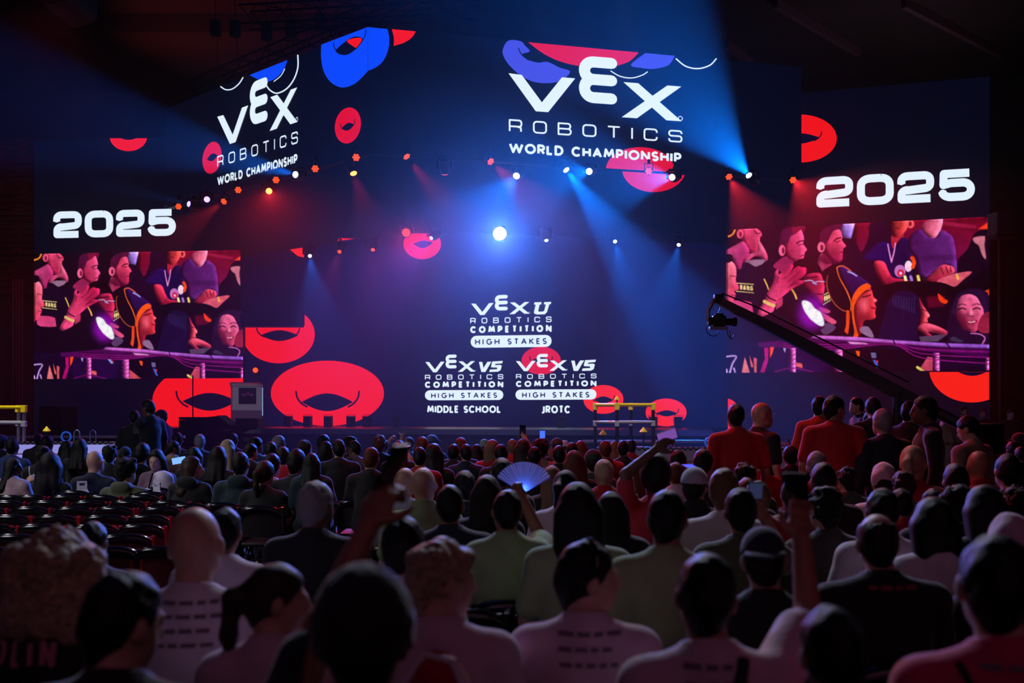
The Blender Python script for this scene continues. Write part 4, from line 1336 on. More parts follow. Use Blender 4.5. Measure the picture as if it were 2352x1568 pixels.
# ------------------------------------------------------------------ people: one continuous body surface each, from blended rounded volumes
class Field:
    def __init__(s, lo, hi, h):
        s.lo, s.h = np.array(lo, float), h
        n = np.maximum(4, np.ceil((np.array(hi) - s.lo) / h).astype(int) + 1)
        s.n = n
        s.v = np.full(n, 1.0, np.float32)
        s.ax = [s.lo[i] + h * np.arange(n[i]) for i in range(3)]

    def sub(s, lo, hi, pad):
        i0 = np.maximum(0, np.floor((np.array(lo) - pad - s.lo) / s.h).astype(int))
        i1 = np.minimum(s.n, np.ceil((np.array(hi) + pad - s.lo) / s.h).astype(int) + 1)
        if (i1 <= i0).any():
            return None
        sl = tuple(slice(a, b) for a, b in zip(i0, i1))
        X, Y, Z = np.ix_(*[s.ax[i][sl[i]] for i in range(3)])
        return sl, X, Y, Z

    def mix(s, sl, d, k):
        a = s.v[sl]
        if k > 0:
            h = np.clip(.5 + .5 * (a - d) / k, 0, 1)
            s.v[sl] = a * (1 - h) + d * h - k * h * (1 - h)
        else:
            s.v[sl] = np.minimum(a, d)

    def cap(s, a, b, ra, rb, k=.02, flat=(1, 1, 1)):
        """tapered rounded limb"""
        a, b = np.array(a, float), np.array(b, float)
        r = max(ra, rb)
        q = s.sub(np.minimum(a, b) - r, np.maximum(a, b) + r, k + 2 * s.h)
        if q is None:
            return s
        sl, X, Y, Z = q
        ba = b - a
        L = max(1e-9, ba @ ba)
        t = np.clip(((X - a[0]) * ba[0] + (Y - a[1]) * ba[1] + (Z - a[2]) * ba[2]) / L, 0, 1)
        d = np.sqrt((X - a[0] - t * ba[0]) ** 2 + (Y - a[1] - t * ba[1]) ** 2 + (Z - a[2] - t * ba[2]) ** 2) - (ra + (rb - ra) * t)
        s.mix(sl, d, k)
        return s

    def ell(s, c, r, k=.02, R=None, wob=0.0, wf=40.0, ph=0.0):
        """ellipsoid, turned by the 3x3 R (columns are its axes)"""
        c, r = np.array(c, float), np.array(r, float)
        ext = r if R is None else np.sqrt(((np.asarray(R) * r) ** 2).sum(1))
        q = s.sub(c - ext, c + ext, k + 2 * s.h + wob)
        if q is None:
            return s
        sl, X, Y, Z = q
        x, y, z = X - c[0], Y - c[1], Z - c[2]
        if R is not None:
            R = np.asarray(R)
            x, y, z = (R[0, i] * x + R[1, i] * y + R[2, i] * z for i in range(3))
        k0 = np.sqrt((x / r[0]) ** 2 + (y / r[1]) ** 2 + (z / r[2]) ** 2)
        k1 = np.sqrt((x / r[0] ** 2) ** 2 + (y / r[1] ** 2) ** 2 + (z / r[2] ** 2) ** 2) + 1e-6
        d = k0 * (k0 - 1) / k1
        if wob:
            d = d + wob * np.sin(X * wf + ph + 1.3 * np.sin(Y * wf * .7)) * np.sin(Y * wf * 1.1 + ph) * np.sin(Z * wf + 2 * ph + np.sin(X * wf * .6))
        s.mix(sl, d, k)
        return s

    def cut(s, n, p):
        """keep the side of the plane through p that n points away from"""
        n = np.array(n, float)
        n /= np.linalg.norm(n)
        X, Y, Z = np.ix_(*s.ax)
        d = (X - p[0]) * n[0] + (Y - p[1]) * n[1] + (Z - p[2]) * n[2]
        s.v = np.maximum(s.v, d).astype(np.float32)
        return s

    def carve(s, c, r, R=None):
        o = Field(s.lo, s.lo + s.h * (s.n - 1), s.h)
        o.v = o.v[:s.n[0], :s.n[1], :s.n[2]]
        o.ell(c, r, 0, R)
        s.v = np.maximum(s.v, -o.v)
        return s

    def nets(s):
        """surface nets"""
        v = s.v
        v[0], v[-1] = np.maximum(v[0], .01), np.maximum(v[-1], .01)
        v[:, 0], v[:, -1] = np.maximum(v[:, 0], .01), np.maximum(v[:, -1], .01)
        v[:, :, 0], v[:, :, -1] = np.maximum(v[:, :, 0], .01), np.maximum(v[:, :, -1], .01)
        I = v < 0
        n = np.array(v.shape) - 1
        cnt = np.zeros(n, np.int8)
        for a in (0, 1):
            for b in (0, 1):
                for c in (0, 1):
                    cnt += I[a:a + n[0], b:b + n[1], c:c + n[2]]
        ci = np.argwhere((cnt > 0) & (cnt < 8))
        if len(ci) == 0:
            return np.zeros((0, 3)), np.zeros((0, 4), int)
        idx = np.full(n, -1, np.int32)
        idx[tuple(ci.T)] = np.arange(len(ci))
        acc, num = np.zeros((len(ci), 3)), np.zeros(len(ci))
        for ax in range(3):
            o1, o2 = [(1, 2), (0, 2), (0, 1)][ax]
            for p in (0, 1):
                for q in (0, 1):
                    A = ci.copy()
                    A[:, o1] += p
                    A[:, o2] += q
                    B = A.copy()
                    B[:, ax] += 1
                    va, vb = v[tuple(A.T)], v[tuple(B.T)]
                    m = (va < 0) != (vb < 0)
                    t = np.where(m, va / np.where(m, va - vb, 1), 0)
                    pt = (A - ci).astype(float)
                    pt[:, ax] += t
                    acc[m] += pt[m]
                    num += m
        V = s.lo + (ci + acc / num[:, None]) * s.h
        Q = []
        for ax in range(3):
            o1, o2 = [(1, 2), (2, 0), (0, 1)][ax]
            sl = [slice(None)] * 3
            sl2 = [slice(None)] * 3
            sl[ax], sl2[ax] = slice(0, -1), slice(1, None)
            E = np.argwhere(I[tuple(sl)] != I[tuple(sl2)])
            E = E[(E[:, o1] > 0) & (E[:, o2] > 0) & (E[:, o1] < n[o1]) & (E[:, o2] < n[o2])]
            if not len(E):
                continue
            cs = []
            for p, q in ((0, 0), (1, 0), (1, 1), (0, 1)):
                c = E.copy()
                c[:, o1] -= 1 - p
                c[:, o2] -= 1 - q
                cs.append(idx[tuple(c.T)])
            q4 = np.stack(cs, 1)
            fl = I[tuple(E.T)]
            q4[~fl] = q4[~fl][:, ::-1]
            Q.append(q4)
        Q = np.concatenate(Q)
        return V, Q[(Q >= 0).all(1)]

    def mesh(s, name):
        V, Q = s.nets()
        return mesh_np(name, V, Q)


def rot(yaw=0.0, pitch=0.0, roll=0.0):
    """columns x (side), y (facing), z (up) of a head turned by degrees"""
    y, p, r = (math.radians(a) for a in (yaw, pitch, roll))
    return np.array((Matrix.Rotation(-y, 3, 'Z') @ Matrix.Rotation(p, 3, 'X') @ Matrix.Rotation(r, 3, 'Y')))


SKIN = {'a': (196, 150, 128), 'b': (160, 112, 88), 'c': (104, 68, 52)}
HAIR = {'k': (11, 10, 12), 'b': (50, 34, 27), 'l': (170, 148, 118), 'g': (128, 126, 130), 'r': (96, 48, 34), 'w': (205, 198, 196), 'n': (22, 18, 19), 'd': (116, 88, 62)}
CLO = {'k': (17, 17, 20), 'n': (24, 30, 52), 'w': (216, 206, 212), 'r': (170, 20, 32), 'o': (84, 92, 66), 't': (26, 52, 58), 'g': (92, 92, 98), 'm': (112, 82, 98), 'T': (150, 124, 100),
       'p': (206, 176, 186), 'c': (148, 172, 120), 'R': (205, 60, 30), 's': (168, 172, 184), 'B': (40, 62, 120), 'P': (196, 44, 92), 'x': (62, 58, 52), 'f': (150, 128, 112), 'e': (40, 60, 52)}


def skin_m(k):
    return mat('skin_' + k, SKIN[k], rough=.5, noise=.08, nscale=30, sheen=.1)


def hair_m(k):
    return mat('hair_' + k, HAIR[k], rough=.5, noise=.18, nscale=130, bump=.3, spec=.25, sheen=.06)


def cloth_m(k):
    return mat('cloth_' + k, CLO[k], rough=.85, noise=.08, nscale=12, bump=.35, sheen=.35)


pants_m = mat('denim_dark', (26, 28, 38), rough=.9, noise=.2, nscale=20)
shoe_m = mat('shoe_dark', (30, 30, 32), rough=.6)


def hand(F, wr, d, side, k=.008, curl=.35, r=.0085, up=(0, 0, 1), s=1.0):
    """palm, four unequal bent fingers and a side thumb; d is the hand's direction, side the thumb side"""
    d = np.array(d, float) / np.linalg.norm(d)
    sd = np.array(side, float)
    sd -= d * (sd @ d)
    sd /= np.linalg.norm(sd)
    nn = np.cross(d, sd)
    wr = np.array(wr, float)
    pc = wr + d * .045 * s
    F.ell(pc, np.array((.048, .042, .017)) * s, .012, np.stack([d, sd, nn], 1))
    for i, (o, L) in enumerate(((.030, .072), (.010, .080), (-.010, .074), (-.029, .058))):
        b = wr + (d * .082 + sd * o) * s
        m = b + (d * math.cos(curl * .6) + nn * math.sin(curl * .6)) * L * .5 * s
        t = m + (d * math.cos(curl * 2) + nn * math.sin(curl * 2)) * L * .5 * s
        F.cap(b, m, r * 1.05 * s, r * s, k)
        F.cap(m, t, r * s, r * .8 * s, .004)
    b = wr + (d * .02 + sd * .034) * s
    m = b + (d * .6 + sd * .8 + nn * .2) * .036 * s
    F.cap(b, m, .014 * s, .011 * s, k)
    F.cap(m, m + (d * .9 + sd * .25 + nn * .4) * .034 * s, .011 * s, .009 * s, .004)


def elbow(a, b, la, lb, hint):
    """middle joint of a two-bone arm"""
    a, b, hint = (np.array(q, float) for q in (a, b, hint))
    v = b - a
    L = min(np.linalg.norm(v), (la + lb) * .995)
    u = v / np.linalg.norm(v)
    x = (la * la - lb * lb + L * L) / (2 * L)
    hgt = math.sqrt(max(0, la * la - x * x))
    p = hint - u * (hint @ u)
    p /= np.linalg.norm(p)
    return a + u * x + p * hgt, a + u * L


def person(x, y, H, hs, label, hair='s', hc='k', sc='k', sk='a', yaw=0, pitch=-4, roll=0, stand=False, bw=1.0, sleeve='short', lean=.0, turn=0.0,
           arms=(None, None), res=.012, hood=False, collar=None, seed=0, cat='person', extra=None, hv=1.0, female=False):
    """hair: s short, c curly, l long, L very long, p ponytail, u bun, b bald, h balding crown, k cap, n knit hat, w bucket hat, q backward cap, j headscarf, m mop"""
    rnd = random.Random(seed)
    root = thing('person', label, cat, (x, y, 0), turn)
    H -= {'c': .03, 'C': .045, 'm': .016, 'n': .022, 'w': .055, 'k': .012, 'q': .012, 'l': .012, 'L': .012, 's': .006}.get(hair, 0) * hs
    hip = .93 * H / 1.75 if stand else .54
    hh = .225 * hs
    zc = H - .115 * hs
    nk = H - hh - .022 * hs              # neck base
    zs = nk - .045                       # shoulder line
    tor = zs - hip
    sw = .175 * bw * (.92 if female else 1.0)
    yl = lean
    hy = yl + .03
    # ---- limbs
    S = [np.array((-sw, yl, zs - .05)), np.array((sw, yl, zs - .05))]
    la, lb = .29 * min(1.05, hs), .25 * min(1.05, hs)
    J = []
    for i in (0, 1):
        sx = -1 if i == 0 else 1
        if arms[i] is not None:
            tgt, hint = arms[i]
            E, Wr = elbow(S[i], tgt, la, lb, hint)
        elif stand:
            E = S[i] + np.array((sx * .07, -.02, -.28))
            Wr = E + np.array((sx * .0, .07, -.24))
        else:
            E = S[i] + np.array((sx * .065, .05, -min(.27, tor * .62)))
            Wr = np.array((sx * .10, .30 + yl, hip + .10))
            v = Wr - E
            Wr = E + v / np.linalg.norm(v) * lb
        J.append((E, Wr))
    if stand:
        kn = [np.array((-.095, .02, .50 * H / 1.75)), np.array((.095, .02, .50 * H / 1.75))]
        an = [np.array((-.10, -.03, .09)), np.array((.10, -.03, .09))]
    else:
        kn = [np.array((-.12, .43, .52)), np.array((.12, .43, .52))]
        an = [np.array((-.13, .40, .09)), np.array((.13, .40, .09))]
    allp = np.array([q for j in J for q in j] + [S[0], S[1], (0, -.16, 0), (0, .36, H), (-.24, 0, 0), (.24, 0, 0)] + kn + an + [a + (0, .2, 0) for a in an])
    lo, hi = allp.min(0) - .14, allp.max(0) + .14
    lo[2] = max(lo[2], -.02)
    R = rot(yaw, pitch, roll)
    hc_ = np.array((0, hy, zc)) + R @ np.array((0, .015, 0)) * hs
    hp = lambda a, b, c: hc_ + R @ (np.array((a, b, c)) * hs)
    F = Field(lo, hi, res)
    # legs, pelvis, torso
    F.ell((0, -.01 + yl * .2, hip + .03), (.165 * bw, .115, .13), .05)
    for i in (0, 1):
        hx = (-.09 if i == 0 else .09)
        F.cap((hx, 0, hip), kn[i], .082, .056, .04)
        F.cap(kn[i], an[i], .056, .036, .02)
        F.cap(an[i] + (0, -.03, -.05), an[i] + (0, .13, -.06), .034, .028, .02)
    F.ell((0, yl * .5, hip + tor * .35), (.140 * bw, .095, tor * .40), .06)
    F.ell((0, yl * .85, zs - .15), (.160 * bw, .105, .17), .06)
    for i in (0, 1):
        F.cap((0, yl - .01, nk - .045), S[i], .062, .050, .04)
    for i in (0, 1):
        E, Wr = J[i]
        F.cap(S[i], E, .050, .040, .03)
        F.cap(E, Wr, .040, .027, .012)
        d = Wr - E
        hand(F, Wr, d, (-1 if i == 0 else 1, .2, .3) if arms[i] is None else (1 if i == 0 else -1, -.1, .2), s=.98 * hs, curl=.5 if arms[i] is None else 1.0)
    # neck and head
    F.cap((0, yl - .01, nk - .03), hp(0, -.025, -.06), .056 * hs, .052 * hs, .03)
    F.ell(hp(0, -.012, .012), np.array((.074, .094, .100)) * hs, .02, R)
    F.ell(hp(0, .030, -.055), np.array((.058, .066, .062)) * hs, .03, R)
    F.ell(hp(0, .058, -.095), np.array((.026, .026, .020)) * hs, .02, R)
    if res < .016:
        F.cap(hp(0, .088, .010), hp(0, .104, -.030), .010 * hs, .015 * hs, .012)
        F.cap(hp(-.030, .083, .020), hp(.030, .083, .020), .009 * hs, .009 * hs, .012)
        F.ell(hp(0, .092, -.058), np.array((.022, .010, .006)) * hs, .006, R)
        F.ell(hp(0, .089, -.071), np.array((.019, .011, .007)) * hs, .006, R)
        for sx in (-1, 1):
            F.carve(hp(sx * .030, .094, .004), np.array((.013, .010, .008)) * hs, R)
            F.ell(hp(sx * .030, .080, .004), np.array((.012, .011, .010)) * hs, .0, R)
    for sx in (-1, 1):
        F.ell(hp(sx * .076, -.010, -.012), np.array((.011, .021, .032)) * hs, .008, R @ rot(sx * 18))
    body = obj('body', F.mesh('body'), skin_m(sk), root)
    # ---- shirt
    g = .014
    sl_end = []
    G = Field(lo, np.array((hi[0], hi[1], nk + .10)) if arms == (None, None) else hi, max(res, .010))
    G.ell((0, yl * .5, hip + tor * .32), (.152 * bw + g, .105 + g, tor * .44), .07)
    G.ell((0, -.01 + yl * .2, hip + .05), (.165 * bw + g, .118 + g, .12), .05)
    G.ell((0, yl * .85, zs - .15), (.163 * bw + g, .108 + g, .175), .06)
    for i in (0, 1):
        G.cap((0, yl - .01, nk - .05), S[i], .064 + g, .052 + g, .04)
    G.cap((0, yl - .01, nk - .04), (0, yl + .0, nk + .012), .062 * hs + g, .056 * hs + g * .5, .03)
    for i in (0, 1):
        E, Wr = J[i]
        if sleeve == 'none':
            continue
        if sleeve == 'long':
            G.cap(S[i], E, .054 + g, .046 + g, .03)
            G.cap(E, E + (Wr - E) * .95, .046 + g, .034 + g * .6, .015)
        else:
            G.cap(S[i], S[i] + (E - S[i]) * .72, .056 + g, .056 + g, .03)
    if hood:
        G.ell((0, yl - .085, nk - .015), (.115, .060, .075), .035)
    G.v = np.maximum(G.v, -(np.ix_(*G.ax)[2] - (hip - .03)).astype(np.float32))
    if arms == (None, None) or sleeve != 'long':
        X, Y, Z = np.ix_(*G.ax)
        lim = (Z - nk - .022 + .28 * (Y - yl)) + 0 * X
        inner = (np.abs(X) < .13 * hs)
        G.v = np.where(inner, np.maximum(G.v, lim), G.v).astype(np.float32)
    shirt = obj('hooded_sweater' if hood else ('t_shirt' if sleeve == 'short' else ('tank_top' if sleeve == 'none' else 'jacket')), G.mesh('shirt'), cloth_m(sc), root)
    if collar:
        K = Field((-.16, yl - .16, nk - .06), (.16, yl + .16, nk + .09), .009)
        K.cap((0, yl - .01, nk - .03), (0, yl, nk + .04), .072 * hs + g, .066 * hs + g, .02)
        K.cut((0, .35, 1), (0, yl, nk + .035))
        obj('collar', K.mesh('collar'), cloth_m(collar), root)
    # ---- trousers and shoes
    P_ = Field((-.30, -.18, -.02), (.30, .66, hip + .14), .022)
    P_.ell((0, -.01 + yl * .2, hip + .02), (.168 * bw + g * .7, .118 + g * .7, .125), .04)
    for i in (0, 1):
        hx = (-.09 if i == 0 else .09)
        P_.cap((hx, 0, hip), kn[i], .095, .072, .03)
        P_.cap(kn[i], an[i] + (0, 0, .02), .070, .056, .02)
    obj('trousers', P_.mesh('trousers'), pants_m, root)
    for i in (0, 1):
        M_ = MB()
        b = an[i]
        M_.lathe([(.02, -.088), (.052, -.085), (.056, -.055), (.046, -.02), (.044, .01)], T(b[0], b[1] - .0, b[2]) , 12)
        M_.box(b[0] - .045, b[0] + .045, b[1] - .02, b[1] + .19, .002, .065, .02)
        M_.obj('shoe', shoe_m, root)
    # ---- hair or hat
    seedp = rnd.uniform(0, 6)
    hm = hair_m('n' if hair == 'j' else hc) if hair not in 'cCm' else mat('curly_hair_' + hc, HAIR[hc], rough=.5, noise=.4, nscale=55, bump=1.0, spec=.2, sheen=.12)
    hres = res if res < .014 else .014
    big = .30 if hair in 'lLpcjmC' else .18
    Hh = Field(hc_ - np.array((big, big, .62 if hair == 'L' else (.42 if hair in 'lpjC' else big))), hc_ + np.array((big, big, .20 * max(1, hs))), hres)
    vol = hv
    # hair line: everything ahead of and below the slanted plane is face
    def faceless(f=.045, slope=.9):
        n = R @ np.array((0, 1.0, -slope))
        Hh.cut(n, hp(0, f, .02))
    if hair in 'sh':
        wob = .006 if hair == 's' else .003
        Hh.ell(hp(0, -.014, .016), np.array((.080 * vol, .103 * vol, .106 * vol)) * hs, .0, R, wob=wob, wf=70, ph=seedp)
        Hh.cap(hp(0, -.062, -.03), hp(0, -.052, -.085), .055 * hs, .040 * hs, .03)
        faceless(.040, .75)
        if hair == 'h':
            Hh.carve(hp(0, -.005, .105), np.array((.068, .088, .070)) * hs, R)
    elif hair in 'cmC':
        if hair in 'cC':
            Hh.ell(hp(0, -.02, .02), np.array((.098 * vol, .114 * vol, .118 * vol)) * hs, .0, R, wob=.020, wf=75, ph=seedp)
            for q in range(22):
                a, b = rnd.uniform(0, 6.28), rnd.uniform(-.5, 1.2)
                p = (.088 * vol * math.cos(a) * math.cos(b), -.02 + .10 * vol * math.sin(a) * math.cos(b), .02 + .105 * vol * math.sin(b))
                Hh.ell(hp(*p), np.array((.028, .028, .026)) * hs, .012, R)
            if hair == 'C':
                Hh.ell(hp(0, -.045, -.04), np.array((.125, .095, .13)) * hs, .04, R, wob=.014, wf=62)
                Hh.ell(np.array((hc_[0], hc_[1] - .07, zc - .11 * hs)), np.array((.128, .075, .10)) * hs, .05, None, wob=.014, wf=58)
                for q in range(70):
                    t_ = rnd.random()
                    a = math.pi * (1.0 + rnd.uniform(-.22, 1.22))
                    rr = (.118 + .03 * t_) * vol
                    Hh.ell(np.array((hc_[0] + rr * math.cos(a) * hs, hc_[1] - .035 + .10 * math.sin(a) * hs, zc + (.07 - .23 * t_) * hs)), np.array((.026, .024, .034)) * hs, .022, None, wob=.007, wf=90, ph=q)
        else:
            Hh.ell(hp(0, -.012, .024), np.array((.092 * vol, .112 * vol, .108 * vol)) * hs, .0, R, wob=.012, wf=48, ph=seedp)
            for q in range(12):
                a = rnd.uniform(0, 6.28)
                Hh.ell(hp(.07 * vol * math.cos(a), -.01 + .085 * vol * math.sin(a), .07 + rnd.uniform(-.05, .03)), np.array((.03, .034, .026)) * hs, .015, R)
        Hh.cap(hp(0, -.065, -.03), hp(0, -.06, -.09), .055 * hs, .040 * hs, .03)
        faceless(.055, .7)
    elif hair in 'lLj':
        Hh.ell(hp(0, -.016, .016), np.array((.086 * vol, .106 * vol, .110 * vol)) * hs, .0, R, wob=.004, wf=60, ph=seedp)
        L = (.26 if hair == 'l' else (.44 if hair == 'L' else .16)) * (1 + .15 * rnd.random())
        for sx in (-1, 0, 1):
            a = hp(sx * .052 * vol, -.055 + .012 * abs(sx), -.02)
            b = np.array((a[0] + sx * .022, yl - .085 - .02 * (sx == 0), zc - L * hs))
            Hh.cap(a, b, .058 * hs * vol, .042 * hs, .03)
            Hh.cap(b, b - (0, 0, .05), .040 * hs, .012 * hs, .02)
        for sx in (-1, 1):
            a = hp(sx * .074 * vol, .0, -.01)
            b = np.array((a[0] * 1.05, a[1] - .03, zc - (.16 if hair != 'j' else .13) * hs))
            Hh.cap(a, b, .030 * hs * vol, .030 * hs, .025)
        faceless(.048, .42)
        if hair == 'j':
            hm = cloth_m(hc)
    elif hair in 'pu':
        Hh.ell(hp(0, -.014, .016), np.array((.081 * vol, .104 * vol, .106 * vol)) * hs, .0, R, wob=.003, wf=60, ph=seedp)
        Hh.cap(hp(0, -.062, -.02), hp(0, -.058, -.075), .055 * hs, .030 * hs, .03)
        if hair == 'p':
            a, b = hp(0, -.105, .035), hp(.0, -.150, .0)
            c = hp(.01, -.15, -.12)
            d = c + np.array((.01, .01, -.16 * hs))
            Hh.cap(a, b, .022 * hs, .030 * hs, .02).cap(b, c, .032 * hs, .028 * hs, .02).cap(c, d, .028 * hs, .008 * hs, .02)
        else:
            Hh.ell(hp(0, -.085, .085), np.array((.05, .05, .045)) * hs, .015, R, wob=.004, wf=80)
        faceless(.045, .8)
    elif hair in 'kqnw':
        hm = None
        # short hair below the hat
        Hh.ell(hp(0, -.014, .010), np.array((.079, .101, .098)) * hs, .0, R)
        Hh.cap(hp(0, -.062, -.03), hp(0, -.052, -.085), .053 * hs, .040 * hs, .03)
        faceless(.036, .7)
        obj('hair', Hh.mesh('hair'), hair_m('n'), root)
        Kp = Field(hc_ - .24 * max(1, hs), hc_ + .24 * max(1, hs), hres)
        sgn = -1 if hair == 'q' else 1
        if hair in 'kq':
            Kp.ell(hp(0, -.010, .030), np.array((.088 * vol, .110 * vol, .100 * vol)) * hs, .0, R)
            Kp.cut(R @ np.array((0, .10 * sgn, -1)), hp(0, 0, .022))
            capm = cloth_m(sc if collar == 'same' else extra or 'k')
            c_ = obj('cap', Kp.mesh('cap'), capm, root)
            Br = Field(hc_ - .26 * max(1, hs), hc_ + .26 * max(1, hs), .009)
            Br.ell(hp(0, .105 * sgn, .030), np.array((.080, .088, .011)) * hs, .0, R @ rot(0, -10 * sgn))
            Br.carve(hp(0, -.012, .03), np.array((.085, .106, .09)) * hs, R)
            obj('brim', Br.mesh('brim'), capm, c_)
        elif hair == 'n':
            Kp.ell(hp(0, -.012, .026), np.array((.092 * vol, .112 * vol, .116 * vol)) * hs, .0, R, wob=.003, wf=110)
            Kp.cut(R @ np.array((0, .12, -1)), hp(0, 0, -.012))
            c_ = obj('knit_hat', Kp.mesh('knit_hat'), cloth_m(extra or 'k'), root)
        else:
            Kp.ell(hp(0, -.010, .045), np.array((.094 * vol, .112 * vol, .130 * vol)) * hs, .0, R, wob=.010, wf=30, ph=seedp)
            Kp.cut(R @ np.array((0, .0, -1)), hp(0, 0, -.03))
            c_ = obj('cloth_hat', Kp.mesh('cloth_hat'), cloth_m(extra or 'w'), root)
    if hm is not None and hair != 'b':
        obj('headscarf' if hair == 'j' else 'hair', Hh.mesh('hair'), hm, root)
    elif hair == 'b':
        pass
    return root, dict(J=J, S=S, hc=hc_, R=R, hp=hp, nk=nk, zs=zs, yl=yl, hs=hs, sw=sw, H=H, hip=hip, body=body, shirt=shirt)


HWID = {'s': .170, 'h': .168, 'b': .158, 'c': .215, 'C': .27, 'm': .195, 'l': .185, 'L': .185, 'p': .172, 'u': .170, 'k': .180, 'q': .180, 'n': .190, 'w': .195, 'j': .185}


def place(px, yt, wpx, hair, hv=1.0, stand=False, d=None, Hs=None):
    """depth, head height and head size for a head seen at this pixel with this width"""
    wm = HWID[hair] * hv
    dw = FPX * wm / wpx
    if stand:
        d = d or dw
        H = EYE - (yt - HOR) * d / FPX
        hs = wpx * d / FPX / wm
        return d, H, min(1.2, max(.8, hs))
    if d is None:
        d1 = FPX * .38 / (yt - HOR)
        d = math.sqrt(dw * d1)
    H = EYE - (yt - HOR) * d / FPX
    if H < 1.16 or H > 1.46:
        H = min(1.46, max(1.16, H))
        d = FPX * (EYE - H) / (yt - HOR)
    return d, H, min(1.2, max(.82, wpx * d / FPX / wm))
# ------------------------------------------------------------------ folding chairs
def chair_meshes():
    m = {}
    P = []
    # curved back: a bent padded panel with a rounded heavy top rim
    b = MB()
    nx, nz = 9, 6
    for side in (0, 1):
        for iz in range(nz):
            for ix in range(nx):
                u = ix / (nx - 1) * 2 - 1
                z = .50 + .27 * iz / (nz - 1)
                w_ = .195 - .012 * (iz / (nz - 1))
                y = -.215 - .10 * (z - .45) + .035 * u * u + (0 if side else -.022)
                P.append((u * w_, y, z))
    V = [Vector(p) for p in P]
    q = nx * nz
    Fc = [(i + nx * j, i + 1 + nx * j, i + 1 + nx * (j + 1), i + nx * (j + 1)) for i in range(nx - 1) for j in range(nz - 1)]
    Fc2 = [tuple(q + k for k in f[::-1]) for f in Fc]
    rim = []
    ring = [i for i in range(nx)] + [nx - 1 + nx * j for j in range(1, nz)] + [nx * (nz - 1) + i for i in range(nx - 2, -1, -1)] + [nx * j for j in range(nz - 2, 0, -1)]
    for k in range(len(ring)):
        a, c = ring[k], ring[(k + 1) % len(ring)]
        rim.append((c, a, q + a, q + c))
    m['backrest'] = (b.add(V, Fc + Fc2 + rim).mesh('backrest', True), 'b')
    pts = []
    for i in range(13):
        u = i / 12 * 2 - 1
        pts.append((u * .185, -.262 + .035 * u * u,   .765 - .040 * u ** 4 - .014 * u * u))
    t = MB().tube(pts, .036, 10)
    m['top_rail'] = (t.mesh('top_rail', True), 'r')
    m['seat'] = (MB().box(-.195, .195, -.20, .20, .405, .448, .018).mesh('seat', True), 'b')
    for k, sx in enumerate((-1, 1)):
        x = sx * .205
        m['front_leg%d' % k] = (MB().tube([(x, -.26, .78), (x, -.22, .55), (x, .05, .36), (x, .24, .0)], .013, 8).mesh('leg', True), 'f')
        m['back_leg%d' % k] = (MB().tube([(x * .94, .14, .41), (x * .94, -.06, .22), (x * .94, -.24, .0)], .012, 8).mesh('leg', True), 'f')
        pass
    m['cross_bar'] = (MB().tube([(-.2, .12, .24), (.2, .12, .24)], .009, 6).tube([(-.19, -.16, .10), (.19, -.16, .10)], .009, 6).mesh('cross_bar', True), 'f')
    return m


CH = chair_meshes()
chair_b = mat('chair_vinyl', (30, 26, 30), rough=.5, noise=.1, nscale=8, bump=.1)
chair_r = mat('chair_rail', (13, 14, 17), rough=.16, spec=.7)
chair_f = mat('chair_frame', (60, 60, 66), rough=.3, metal=.5)
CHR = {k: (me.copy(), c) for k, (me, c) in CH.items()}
RM = {'b': mat('chair_vinyl_redlit', (92, 14, 30), rough=.5, noise=.1, nscale=8, bump=.1), 'r': chair_r, 'f': mat('chair_frame_redlit', (190, 30, 44), rough=.3)}  # dark chairs in red lamp light: the red is put into the colour


def chair(x, y, label, rz=0.0, group=None, red=False):
    f = thing('folding_chair', label, 'chair', (x, y, 0), rz, group)
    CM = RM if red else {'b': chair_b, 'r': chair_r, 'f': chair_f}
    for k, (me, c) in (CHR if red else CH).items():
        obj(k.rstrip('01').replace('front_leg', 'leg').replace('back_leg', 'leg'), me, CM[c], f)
    return f


# empty chairs beside the crowd: rows seen from behind
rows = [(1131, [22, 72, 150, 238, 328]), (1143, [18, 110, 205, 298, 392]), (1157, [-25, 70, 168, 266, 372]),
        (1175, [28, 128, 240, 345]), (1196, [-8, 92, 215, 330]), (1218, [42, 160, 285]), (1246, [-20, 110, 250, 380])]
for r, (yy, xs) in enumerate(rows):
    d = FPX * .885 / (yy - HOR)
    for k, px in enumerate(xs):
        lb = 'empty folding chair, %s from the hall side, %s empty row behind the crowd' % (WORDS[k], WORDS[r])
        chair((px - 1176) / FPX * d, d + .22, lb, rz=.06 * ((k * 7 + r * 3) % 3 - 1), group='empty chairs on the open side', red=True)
for px, yy, lb in ((600, 1155, 'dark chair with a broad rounded back before the grey-haired man in spectacles'), (822, 1140, 'dark chair between the grey-haired man in spectacles and the raised phone'),
                   (438, 1150, 'dark chair behind the woman with brown hair seen in profile'), (510, 1148, 'dark chair behind the person with the teal hood'),
                   (1200, 1325, 'empty dark chair with a glossy rim behind the long-haired pair in green shirts'), (1268, 1378, 'empty dark chair with a blue glint on its rim just behind the headset wearer'),
                   (1140, 1450, 'empty dark chair with two blue glints beside the person with sunlit blond hair'), (1440, 1335, 'empty dark chair with a rim by the headset wearer\'s chin'),
                   (1512, 1390, 'empty dark chair with a long glossy rim between headset wearer and the strap wearer'), (1060, 1385, 'dark chair with a pink glint by the blond person\'s chin'),
                   (1560, 1300, 'empty dark chair behind the person in the green camouflage shirt'), (1215, 1562, 'dark chair rim at the picture\'s lower edge beside the headset wearer')):
    d = FPX * .885 / (yy - HOR)
    chair((px - 1176) / FPX * d, d + .22, lb)

